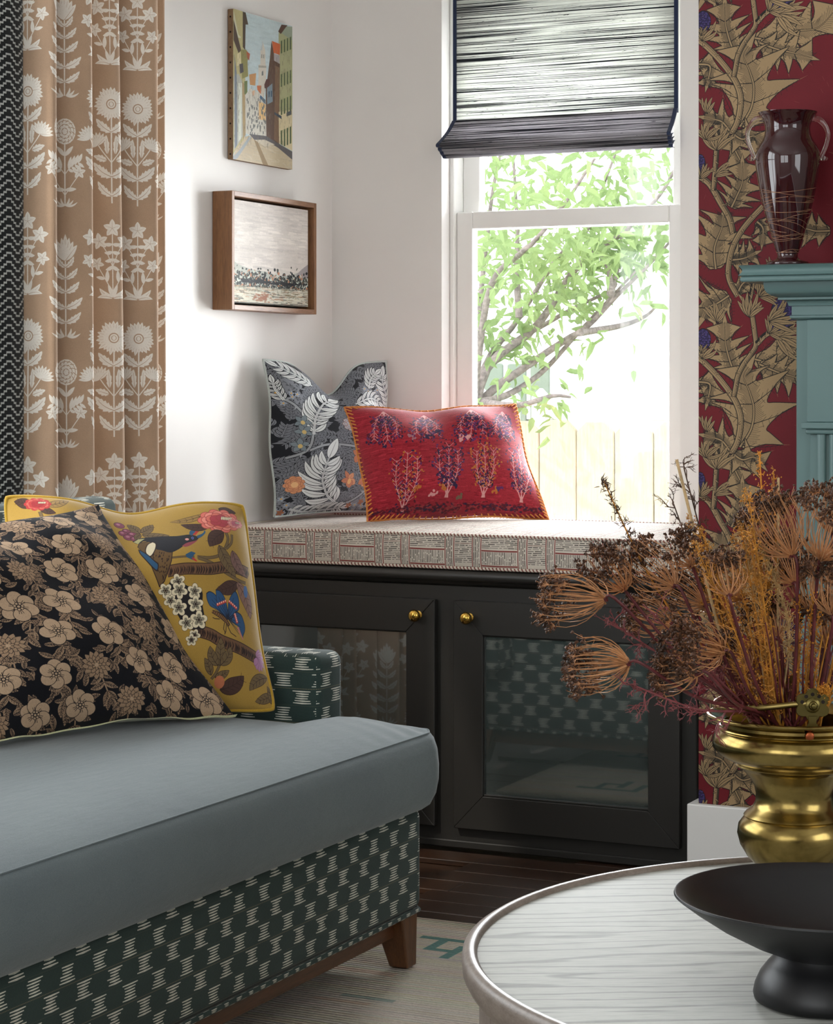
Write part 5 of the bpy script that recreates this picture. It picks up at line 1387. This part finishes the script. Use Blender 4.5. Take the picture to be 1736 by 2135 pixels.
# ------------------------------------------------------------------ brass urn
UC = cw(.447, 2.62); UZ = TZ - .004
ur = empty('brass_urn', (UC.x, UC.y, UZ), 'brass footed urn with rosette bail handle holding dried flowers', 'urn')
pu = [(.0001, .0005), (.028, .0005), (.034, .003), (.0440, .014), (.0560, .027), (.0640, .041), (.0675, .055), (.0660, .066), (.0610, .073), (.0585, .0755), (.0600, .0775), (.0565, .082), (.0500, .087), (.0462, .094), (.0455, .104), (.0475, .114), (.0530, .124), (.0605, .133), (.0640, .1375), (.0690, .1385), (.0705, .1405), (.0690, .143), (.0800, .148), (.0905, .154), (.0965, .163), (.0968, .171), (.0935, .179), (.0890, .1835), (.0905, .1855), (.0895, .188), (.0870, .1895), (.0868, .193), (.0905, .1965), (.0970, .1985), (.1005, .1988), (.1030, .1998), (.1040, .2015), (.1030, .2032), (.1005, .2040), (.0975, .2028), (.0900, .1985), (.0840, .193), (.0855, .186), (.0920, .172), (.0905, .160), (.0750, .149), (.05, .137), (.0001, .132)]
k_ = .194 / .2036
MB().lathe([(r, z * k_) for r, z in pu], (UC.x, UC.y, UZ), 110, False).build('body', M['abrass'], ur, smooth=50)
rimz = UZ + .2036 * k_
M['bail'] = NT('satin_brass').set(Base_Color=lin((158, 138, 84)), Metallic=1.0, Roughness=.36).m
dn = Vector((sa, -ca, 0)); rt = Vector((ca, sa, 0))          # towards the camera / to the right of it
def up(r, l, z): return Vector((UC.x, UC.y, rimz + z)) + dn * r + rt * l
pv0 = up(.0835, .006, .024)
bail = [pv0 + rt * -.006] + [up(.078 * math.cos(a), -.094 * math.sin(a), .024 - .014 * math.sin(a) ** 1.0) for a in np.linspace(.16, math.pi - .16, 22)] + [up(-.083, 0, .024)]
MB().tube(bail, .0036, 10).build('bail_handle', M['bail'], ur, smooth=60)
for sg in (1, -1):
    P0 = up(.0835 * sg, .006 if sg > 0 else 0, .022); fwd = dn * sg; sd_ = rt
    outl = []
    for i in range(60):
        a = 2 * math.pi * i / 60; r = .0150 * (1 + .30 * abs(math.cos(3.0 * (a - math.pi / 2)))); outl.append((r * math.cos(a) * 1.06, r * math.sin(a)))
    outl = [p for p in outl]
    V = [P0 + sd_ * p[0] + Vector((0, 0, p[1])) + fwd * .0015 for p in outl] + [P0 + sd_ * p[0] + Vector((0, 0, p[1])) - fwd * .0015 for p in outl]; n = 60
    mb = MB().add(V, [tuple(range(n)), tuple(range(n, 2 * n))[::-1]] + [(i, i + n, (i + 1) % n + n, (i + 1) % n) for i in range(n)])
    neck = [(-.0055, -.012), (.0055, -.012), (.0045, -.020), (.007, -.025), (.015, -.028), (.015, -.031), (-.015, -.031), (-.015, -.028), (-.007, -.025), (-.0045, -.020)]
    V = [P0 + sd_ * p[0] + Vector((0, 0, p[1])) + fwd * .002 for p in neck] + [P0 + sd_ * p[0] + Vector((0, 0, p[1])) - fwd * .002 for p in neck]; n = len(neck)
    mb.add(V, [tuple(range(n)), tuple(range(n, 2 * n))[::-1]] + [(i, i + n, (i + 1) % n + n, (i + 1) % n) for i in range(n)])
    ro = mb.build('rosette', M['bronze'], ur, .0006, 1)
    for q_ in range(5):  # dark discs laid on the rosette, standing for the shade in pierced holes
        aa = math.pi * (.1 + .2 * q_ * 1.0) ; hp_ = P0 + sd_ * (.0125 * math.cos(aa)) + Vector((0, 0, .0125 * math.sin(aa))) + fwd * .0012
        b = MB(); b.lathe([(.0022, 0), (.0022, .0006), (.0001, .0007)], (0, 0, 0), 12, False); b.v = [tuple(hp_ + sd_ * p[0] + Vector((0, 0, p[1])) + fwd * p[2]) for p in b.v]; b.build('rosette_dark_disc', M['iron'], ro)
    for rr, h, mat in ((.0085, .0035, M['bronze']), (.0058, .0055, M['bronze']), (.0034, .009, M['bronze'])):
        b = MB(); b.lathe([(rr * .8, 0), (rr, h * .5), (rr * .7, h), (.0001, h * 1.05)], (0, 0, 0), 20, False)
        b.v = [tuple(P0 + sd_ * p[0] + Vector((0, 0, p[1])) + fwd * (.0015 + p[2])) for p in b.v]; b.build('boss', mat, ro, smooth=60)
rp = up(.0895, .002, -.0125)
b = MB(); b.lathe([(.0052, 0), (.0050, .0007), (.0035, .0012), (.0001, .0014)], (0, 0, 0), 18, False); b.v = [tuple(rp + rt * p[0] + Vector((0, 0, p[1])) + dn * p[2]) for p in b.v]; b.build('rivet', M['copper'], ur, smooth=60)

# ------------------------------------------------------------------ dried flowers standing in the urn
def stalk(name, c, rough=.6, var=.2):
    k = NT(name); v = k.coord('Object'); n = k.noise(v, 60, 3)
    k.base(k.ramp(n, [(.3, tuple(q * (1 - var) for q in c)), (.7, tuple(min(255, q * (1 + var)) for q in c))])); k.set(Roughness=rough, Specular_IOR_Level=.4); return k.m
M['burg'] = stalk('burgundy_stem', (92, 40, 42), .4); M['ray'] = stalk('tan_umbel_rays', (178, 126, 84), .42); M['seed'] = stalk('brown_seeds', (72, 47, 32), .5, .4)
M['gold'] = stalk('golden_dried_grass', (182, 124, 46), .6); M['amber'] = stalk('amber_dried_spray', (196, 130, 40), .6); M['twig'] = stalk('dark_brown_twig', (74, 50, 32), .6)
M['pale'] = stalk('pale_plume', (190, 158, 108), .8); M['rose'] = stalk('dusky_rose_twig', (132, 70, 72), .45); M['straw'] = stalk('straw', (196, 166, 120), .6)
fr_ = random.Random(77)
def inside(k=0): return up(fr_.uniform(-.03, .03), fr_.uniform(-.035, .035), -.050)
def rimpt(tip, sp=.05):
    """where a stem leaning to tip crosses the mouth of the urn"""
    d = Vector((tip.x - UC.x, tip.y - UC.y, 0)); d = d.normalized() * min(.062, d.length * .34 + .012); return Vector((UC.x, UC.y, rimz + .004)) + d
GU = 'dried umbel seed heads in the brass urn'
def umbel(px, py, d, hx, hy, Rr, Ln, label, nray=38):
    """px,py: where the rays leave the stem; hx,hy: image direction the head points"""
    o = at(px, py, d); tgt = at(px + hx * 100, py + hy * 100, d + fr_.uniform(-.06, .06)); ax = (tgt - o).normalized()
    t = empty('dried_umbel', inside(), label, 'dried flower', GU)
    rp_ = rimpt(o); m1 = lerp(rp_, o, .55) + Vector((0, 0, -.012)) + ax * -.01
    path = curve([t.location, rp_, m1, o - ax * .015, o], 18); MB().tube(path, list(np.linspace(.0026, .0017, 18)), 6).build('stem', M['burg'], t, smooth=80)
    s1 = ax.cross(Vector((.3, .2, .9))).normalized(); s2 = ax.cross(s1); ray = MB(); sd = MB()
    MB().lathe([(.0001, -.003), (.003, -.002), (.0036, 0), (.0026, .002), (.0001, .003)], tuple(o), 8, False).build('node', M['burg'], t)
    for k in range(nray):
        a = 2.39996 * k; q = math.sqrt((k + .5) / nray); R_ = Rr * q; side = s1 * math.cos(a) + s2 * math.sin(a); l_ = Ln * (1 - .12 * q) * fr_.uniform(.88, 1.08)
        pts = []; jz = fr_.gauss(0, .10)
        for i in range(7):
            u = i / 6; pts.append(o + ax * l_ * (u ** 1.0 * .35 + .65 * u ** 1.7) + side * R_ * (math.sin(u * 2.05) / math.sin(2.05) if False else math.sin(u * 1.85 + jz)) * 1.05)
        ray.tube(pts, [.0011, .0009, .0007, .0006, .0005, .0005, .0005], 4, False)
        e = pts[-1]; ed = (pts[-1] - pts[-3]).normalized()
        for q_ in range(20 if k % 5 in (0, 2, 4) else 2):
            f_ = ed * fr_.uniform(.002, .011) + Vector((fr_.gauss(0, .0036), fr_.gauss(0, .0036), fr_.gauss(0, .0036)))
            ray.tube([e, e + f_], .00028, 3, False); sd.octa(e + f_, fr_.uniform(.0013, .0030))
    r1 = ray.build('rays', M['ray'], t, kind='stuff'); sd.build('seeds', M['seed'], t, kind='stuff')
for a in ((1262, 1250, 2.50, -1, -.05, .034, .070, 'dried umbel reaching farthest left, above the lowest drooping head', 36),
          (1310, 1384, 2.46, -1, .05, .034, .060, 'lowest dried umbel, cup-shaped, drooping left before the glass door', 44),
          (1300, 1228, 2.58, -.6, -.75, .030, .055, 'dried umbel rising in front of the bench cushion at far left', 30),
          (1405, 1222, 2.60, -.8, -.62, .034, .062, 'dried umbel leaning up-left across the cabinet top edge', 34),
          (1398, 1300, 2.62, -1, -.35, .026, .048, 'pale-rayed dried umbel behind the dusky rose twigs', 34),
          (1505, 1358, 2.50, -1, -.22, .036, .062, 'large dark dried umbel in the lower middle of the bouquet', 44),
          (1548, 1248, 2.70, -.75, -.7, .030, .052, 'dried umbel in the centre among golden grass', 34),
          (1650, 1158, 2.52, -.45, -.9, .040, .066, 'dried umbel standing before the teal pilaster, left of two', 44),
          (1712, 1165, 2.50, .3, -1, .044, .070, 'dried umbel standing before the teal pilaster, right of two', 44),
          (1688, 1275, 2.60, -.2, -1, .036, .052, 'dried umbel below the two by the teal pilaster', 40),
          (1725, 1345, 2.62, -.15, -1, .034, .052, 'dried umbel at the right picture edge above the urn', 36),
          (1440, 1180, 2.56, -.5, -.9, .024, .040, 'small dark dried umbel against the bright bench cushion', 20),
          (1520, 1240, 2.48, -.2, -1, .026, .040, 'small dark dried umbel behind the golden grass', 20),
          (1765, 1245, 2.60, .2, -1, .040, .060, 'dried umbel mostly cut off by the right picture edge', 30),
          (1470, 1262, 2.66, -.85, -.5, .032, .056, 'dried umbel between the cabinet edge and the golden grass', 36),
          (1600, 1225, 2.66, .1, -1, .030, .050, 'dried umbel deep in the bouquet behind the cream plume', 30),
          (1655, 1215, 2.58, -.3, -1, .034, .054, 'dried umbel directly below the left one by the teal pilaster', 36),
          (1450, 1405, 2.47, -1, .1, .024, .040, 'small dried umbel low over the urn\'s left rim', 24),
          (1560, 1400, 2.58, -.7, -.6, .026, .042, 'small dried umbel just above the middle of the urn rim', 26),
          (1735, 1110, 2.64, .1, -1, .034, .050, 'dried umbel highest at the right before the fluted pilaster', 30),
          (1612, 1130, 2.66, -.2, -1, .028, .044, 'dried umbel between the amber spires and the teal pilaster', 26),
          (1735, 1280, 2.52, .0, -1, .036, .050, 'dried umbel right of the rosette at mid height', 34),
          (1620, 1330, 2.58, -.4, -.9, .026, .046, 'dried umbel low in the bouquet just left of the rosette', 30)):
    umbel(*a)
def spray(name, label, cat, grp, px, py, d, mat, smat, dens, ln, spread, n_side, r0=.0013, tipfrac=.45, bladed=False, bend=0):
    tip = at(px, py, d); t = empty(name, inside(), label, cat, grp); rp_ = rimpt(tip)
    m1 = lerp(rp_, tip, .5) + Vector((0, 0, .01)) + rt * bend; path = curve([t.location, rp_, m1, tip], 26)
    MB().tube(path, list(np.linspace(r0 * 1.5, r0 * .5, 26)), 5).build('stem', mat, t, smooth=80)
    h = MB(); k0 = int(26 * (1 - tipfrac))
    for i in range(k0, 26):
        taper = .35 + .65 * math.sin(math.pi * min(1, (i - k0 + 1) / (26 - k0) * .9 + .1))
        for _ in range(n_side):
            p = Vector(path[i]) + Vector((fr_.gauss(0, .001), fr_.gauss(0, .001), fr_.uniform(-.004, .004))); tan = (Vector(path[min(i + 1, 25)]) - Vector(path[max(0, i - 1)])).normalized()
            dr = (tan * fr_.uniform(.3, 1.1) + Vector((fr_.gauss(0, 1), fr_.gauss(0, 1), fr_.gauss(0, .7))) * spread).normalized(); e = p + dr * ln * taper * fr_.uniform(.5, 1.1)
            h.tube([p, lerp(p, e, .5) + Vector((0, 0, fr_.gauss(0, .001))), e], [.0005, .0004, .0002], 3, False)
            for q in range(dens):
                c_ = lerp(p, e, fr_.uniform(.3, 1.05)) + Vector((fr_.gauss(0, .0018), fr_.gauss(0, .0018), fr_.gauss(0, .0018)))
                if bladed: dd = Vector((fr_.gauss(0, 1), fr_.gauss(0, 1), fr_.gauss(.4, 1))).normalized() * .008; sdv = dd.cross(Vector((.2, .5, .8))).normalized() * .0008; h.add([c_ - sdv, c_ + sdv, c_ + dd, c_ + dd * .4 + sdv.cross(dd).normalized() * .0009], [(0, 1, 2), (1, 3, 2), (3, 0, 2), (0, 3, 1)])
                else: h.octa(c_, fr_.uniform(.0006, .0015))
    h.build('flower_head', smat, t, kind='stuff')
GG = 'golden grasses in the brass urn'
for k in range(20):
    x = fr_.uniform(1430, 1600); y = fr_.uniform(1040, 1290) - (30 if x > 1500 else 0); spray('dried_grass', 'golden feathery dried grass standing in the brass urn', 'dried grass', GG, x, y, fr_.uniform(2.46, 2.74), M['gold'], M['gold'], 4, .020, .8, 4, .0010, .62)
for k in range(9): spray('dried_grass', 'golden feathery dried grass standing in the brass urn', 'dried grass', GG, fr_.uniform(1610, 1790), fr_.uniform(1150, 1360), fr_.uniform(2.5, 2.8), M['gold'], M['amber'], 2, .014, .7, 3, .0010, .6)
spray('amber_spire', 'tallest amber flower spire rising before the wallpaper', 'dried flower', None, 1583, 950, 2.62, M['amber'], M['amber'], 3, .012, .8, 5, .0016, .35); spray('amber_spire', 'second amber spire just right of the tallest one', 'dried flower', None, 1612, 985, 2.60, M['amber'], M['amber'], 2, .014, .7, 4, .0014, .35)
spray('amber_spire', 'short amber flower spire in front of the urn\'s right side', 'dried flower', None, 1725, 1440, 2.52, M['amber'], M['amber'], 3, .012, .8, 5, .0014, .5)
spray('dried_plume', 'pale cream grass plume leaning right of centre', 'dried grass', None, 1545, 1090, 2.55, M['straw'], M['pale'], 2, .020, .7, 12, .0012, .38, True); spray('dried_plume', 'olive tan grass plume bending beside the wallpaper', 'dried grass', None, 1590, 1150, 2.54, M['straw'], M['pale'], 2, .014, .5, 12, .0012, .45, True, .02)
spray('spiky_stem', 'long arching spiky brown stem against the bright fence', 'dried flower', None, 1258, 1003, 2.62, M['gold'], M['seed'], 2, .012, .9, 9, .0015, .52, True, -.02)
def straw(px, py, d, r, label): t = tag(MB().tube(curve([inside(), rimpt(at(px, py, d)), at(px, py, d)], 14), r, 6).build('straw_stalk', M['straw'], None, smooth=80), label, 'dried grass'); 
straw(1622, 996, 2.60, .0016, 'bare straw stalk tilted right before the purple thistle'); straw(1410, 958, 2.62, .0018, 'bare brown straw stalk tilted left before the window trim')
def twig(name, label, grp, px, py, d, mat, n, sz, r0, seed, droop=0, frac=.6):
    q = random.Random(seed); tip = at(px, py, d); t = empty(name, inside(), label, 'dried twig', grp); rp_ = rimpt(tip)
    path = [Vector(p) for p in curve([t.location, rp_, lerp(rp_, tip, .5) + Vector((0, 0, -droop)), tip], 22)]
    MB().tube(path, list(np.linspace(r0 * 1.4, r0 * .6, 22)), 6).build('stem', mat, t, smooth=80); b = MB()
    def grow(p, dr, l, r, dep):
        e = p + dr * l; mid = lerp(p, e, .5) + Vector((q.gauss(0, 1), q.gauss(0, 1), q.gauss(0, 1))) * l * .08; b.tube([p, mid, e], [r, r * .8, r * .6], 4, False)
        if dep <= 0: return
        for _ in range(q.choice((2, 2, 3))):
            nd = (dr + Vector((q.gauss(0, .55), q.gauss(0, .55), q.gauss(0, .55)))).normalized(); grow(lerp(p, e, q.uniform(.45, 1)), nd, l * q.uniform(.55, .8), r * .75, dep - 1)
    for k in range(n):
        i = int(lerp(21 * (1 - frac), 20.9, k / max(1, n - 1))); tan = (path[min(21, i + 1)] - path[i - 1]).normalized(); grow(path[i], (tan + Vector((q.gauss(0, .6), q.gauss(0, .6), q.gauss(.1, .6)))).normalized(), sz * q.uniform(.6, 1.1), r0 * .6, 3)
    b.build('twiglets', mat, t, kind='stuff')
GR = 'dusky rose branching twigs in the brass urn'
twig('rose_twig', 'dusky rose twig reaching left just above the urn rim', GR, 1318, 1428, 2.45, M['rose'], 22, .019, .0016, 1, .01, .6); twig('rose_twig', 'dusky rose twig between the two leftmost umbels', GR, 1262, 1290, 2.52, M['rose'], 22, .018, .0014, 2, 0, .55)
for k, (x, y) in enumerate(((1340, 1260), (1400, 1330), (1430, 1400), (1480, 1330), (1560, 1380), (1640, 1300), (1700, 1370), (1520, 1300))): twig('rose_twig', 'dusky rose twig inside the bouquet', GR, x, y, 2.5 + .03 * k, M['rose'], 12, .018, .0012, 10 + k, 0, .7)
twig('bare_twig', 'fine dark bare twig rising before the white window trim', None, 1425, 975, 2.66, M['twig'], 22, .018, .0013, 40, 0, .5); twig('bare_twig', 'dark bare twig beside the taller bare one', None, 1400, 1040, 2.7, M['twig'], 20, .016, .0012, 41, 0, .5)
GB = 'burgundy stalks crowding the mouth of the brass urn'
for k in range(56):
    x = fr_.uniform(1400, 1790); y = fr_.uniform(1240, 1400); tip = at(x, y, fr_.uniform(2.5, 2.74)); p = curve([inside(), rimpt(tip), lerp(rimpt(tip), tip, .5), tip], 10)
    tag(MB().tube(p, list(np.linspace(.0018, .0008, 10)), 5).build('dried_stalk', M['burg'] if k % 2 else M['gold'], None, smooth=80), 'thin burgundy stalk inside the bouquet above the urn mouth' if k % 2 else 'thin golden bare stalk inside the bouquet above the urn mouth', 'dried stem', GB if k % 2 else 'golden stalks crowding the mouth of the brass urn')

# ------------------------------------------------------------------ outside the window
M['fence'] = wood('weathered_fence', (176, 163, 142), (208, 196, 176), (14, 14, 1.2), .8); M['fence2'] = paint('white_picket_paint', (236, 238, 236), .6); M['fence3'] = paint('grey_fence_paint', (130, 142, 132), .8)
gnd = NT('lawn'); gnd.base(gnd.ramp(gnd.noise(gnd.coord('Object'), 8, 5), [(.3, (110, 130, 70)), (.7, (160, 176, 110))])); gnd.set(Roughness=.95)
struct(MB().box(-14, 14, .30, 24, -.9, -.75).build('ground_lawn', gnd.m))
def picketmesh(wd, h, th, ear, mat):
    o = MB().prism([(0, 0), (wd, 0), (wd, h - ear), (wd - ear, h), (ear, h), (0, h - ear)], 'y', 0, th).build('picket', mat, None, .003, 1); me = o.data; bpy.data.objects.remove(o); return me
def fence(name, label, y, x0, n, wd, gap, ztop, zbot, th, ear, mat, jit=0, rails=(.2, .8)):
    t = empty(name, (x0, y, zbot), label, 'fence'); me = picketmesh(wd, ztop - zbot, th, ear, mat); q = random.Random(name)
    for k in range(n):
        o = bpy.data.objects.new('picket', me); C.objects.link(o); o.location = (x0 + k * (wd + gap), y + q.uniform(-.004, .004), zbot + q.uniform(-jit, jit)); setparent(o, t)
    for f in rails: MB().box(x0, x0 + n * (wd + gap), y + th + .002, y + th + .04, lerp(zbot, ztop, f) - .045, lerp(zbot, ztop, f) + .045).build('fence_rail', mat, t, .003, 1)
fence('wood_fence', 'weathered dog-ear picket fence just outside the window', 2.40, -.585, 12, .1395, .004, .868, -.75, .018, .035, M['fence'], .006)
fence('low_wood_fence', 'lower narrow-board fence section left of the tall pickets', 2.46, -1.30, 7, .094, .004, .835, -.75, .018, .02, M['fence'], .004)
fence('white_picket_fence', 'white picket fence behind the wooden one', 4.6, -2.6, 12, .09, .06, .98, -.75, .02, .04, M['fence2'], .003)
fence('grey_fence', 'tall grey board fence far behind the branches', 7.2, -4.6, 15, .12, .03, 1.12, -.75, .02, .01, M['fence3'], .003)
wh = empty('garden_shed', (.9, 6.2, -.75), 'white clapboard shed beyond the fences', 'shed')
cm = None
for k in range(20):
    if cm is None: o = MB().prism([(0, 0), (-.02, 0), (-.008, .135), (0, .135)], 'x', 0, 4.0).build('clapboard', M['fence2'], None); cm = o.data; bpy.data.objects.remove(o)
    o = bpy.data.objects.new('clapboard', cm); C.objects.link(o); o.location = (-1.55, 6.2, -.75 + k * .13); setparent(o, wh)
MB().box(-1.55, 2.45, 6.201, 8.0, -.75, 1.86).build('shed_body', M['fence2'], wh)
MB().prism([(6.0, 1.84), (8.2, 1.84), (7.1, 2.5)], 'x', -1.7, 2.6).build('roof', M['fence2'], wh)
# tree
bark = stalk('tree_bark', (128, 118, 116), .9)
def leafmat():
    k = NT('tree_leaf'); n = k.noise(k.coord('Object'), 1.3, 2); oi = k.n('ShaderNodeObjectInfo')
    col = k.ramp(n, [(.3, (126, 152, 100)), (.7, (168, 188, 134))]); d = k.n('ShaderNodeBsdfDiffuse'); t = k.n('ShaderNodeBsdfTranslucent'); m = k.n('ShaderNodeMixShader'); m.inputs[0].default_value = .5
    k.l(col, d.inputs[0]); k.l(col, t.inputs[0]); k.l(d.outputs[0], m.inputs[1]); k.l(t.outputs[0], m.inputs[2]); k.l(m.outputs[0], k.out.inputs['Surface']); return k.m
M['leafm'] = leafmat()
TD = 7.9; root = at(985, 900, TD); root.z = -.75
tr = empty('garden_tree', root, 'slender leafy tree with slanting branches outside the window', 'tree')
BR_ = [[(985, 1300), (990, 950), (1003, 838), (1100, 762), (1180, 708), (1225, 680), (1290, 612), (1345, 560), (1400, 500)], [(1003, 838), (1060, 822), (1130, 775), (1195, 705), (1262, 632), (1330, 560)], [(985, 1000), (1000, 800), (1060, 724), (1150, 668), (1200, 640), (1272, 606), (1285, 590)],
       [(985, 950), (1005, 775), (1080, 665), (1160, 540), (1225, 478), (1260, 380), (1290, 300)], [(985, 930), (1012, 772), (1120, 678), (1200, 560), (1300, 484), (1380, 400), (1420, 320)], [(1208, 694), (1290, 680), (1340, 662), (1365, 642)], [(985, 850), (1020, 605), (1085, 528), (1115, 502), (1180, 420), (1240, 330)],
       [(1082, 662), (1076, 560), (1078, 480), (1070, 330)], [(985, 830), (1000, 640), (1012, 520), (1030, 380), (1060, 250)], [(1272, 612), (1268, 560), (1240, 520)], [(1272, 612), (1290, 540), (1300, 440)], [(1003, 838), (1080, 845), (1150, 826), (1190, 828)]]
bpts = []
tq = random.Random(5)
for k, P in enumerate(BR_):
    dz = tq.uniform(-.5, .6); pts = []
    for i, p in enumerate(curve(P, 24)): pts.append(at(p[0], p[1], TD + dz * min(1, i / 10)))
    MB().tube(pts, list(np.linspace(.020 if k in (0, 4) else .014, .004, 24)), 7).build('branch', bark, tr, smooth=80)
    for i in range(6, 24): bpts.append((pts[i], k))
lm = []
for v_ in range(4):
    L = .050 + .008 * v_; wd = .022 + .003 * v_; cu_ = .012 * (v_ - 1.5)
    V = [(0, 0, 0), (L * .3, wd * .8 / 2 * 1.1, .004), (L * .62, wd * .42, .002 + cu_), (L, 0, cu_ * 2 - .01), (L * .62, -wd * .42, .002 + cu_), (L * .3, -wd * .8 / 2 * 1.1, .004), (L * .3, 0, -.003), (L * .62, 0, cu_ - .004)]
    o = mk('leaf', V, [(0, 6, 1), (1, 6, 7, 2), (2, 7, 3), (3, 7, 4), (4, 7, 6, 5), (5, 6, 0)], M['leafm']); lm.append(o.data); bpy.data.objects.remove(o)
spots = []
while len(spots) < 1500:
    p, k = tq.choice(bpts); s = Vector(p) + Vector((tq.gauss(0, .09), tq.gauss(0, .25), tq.gauss(0, .085)))
    v = s - CAM; dpt = -sa * v.x + ca * v.y; px = 868 + FPX * (ca * v.x + sa * v.y) / dpt; py = 800 - FPX * v.z / dpt
    if py > 640 - .0 * px + (110 if px < 1120 else 0) and tq.random() < .80: continue
    if px > 1240 and py > 560 and tq.random() < .85: continue
    spots.append((s, px, py))
for (x, y) in ((1218, 708), (1236, 712), (1258, 700), (1270, 688), (1292, 660), (1350, 632), (1372, 640), (1380, 650), (1362, 628), (1120, 845), (1140, 835), (1160, 838), (1150, 822), (1185, 822), (1100, 860), (1170, 840), (1110, 870)): spots.insert(0, (at(x, y, TD - .2), x, y))
stuff = MB()
cnt = 0
for s, px, py in spots:
    v = tq.randrange(4); rot = (tq.gauss(0, .7), tq.uniform(-.2, 1.1), tq.uniform(0, 6.28)); seen = 995 < px < 1405 and 310 < py < 900
    if seen and cnt < 300:
        o = bpy.data.objects.new('leaf', lm[v]); C.objects.link(o); o.location = s; o.rotation_euler = rot; sc_ = tq.uniform(.75, 1.25); o.scale = (sc_,) * 3; setparent(o, tr); cnt += 1
    else:
        from mathutils import Euler
        m = Matrix.Translation(s) @ Euler(rot).to_matrix().to_4x4(); me = lm[v]
        stuff.add([m @ q.co for q in me.vertices], [tuple(p.vertices) for p in me.polygons])
stuff.build('foliage', M['leafm'], tr, kind='stuff')
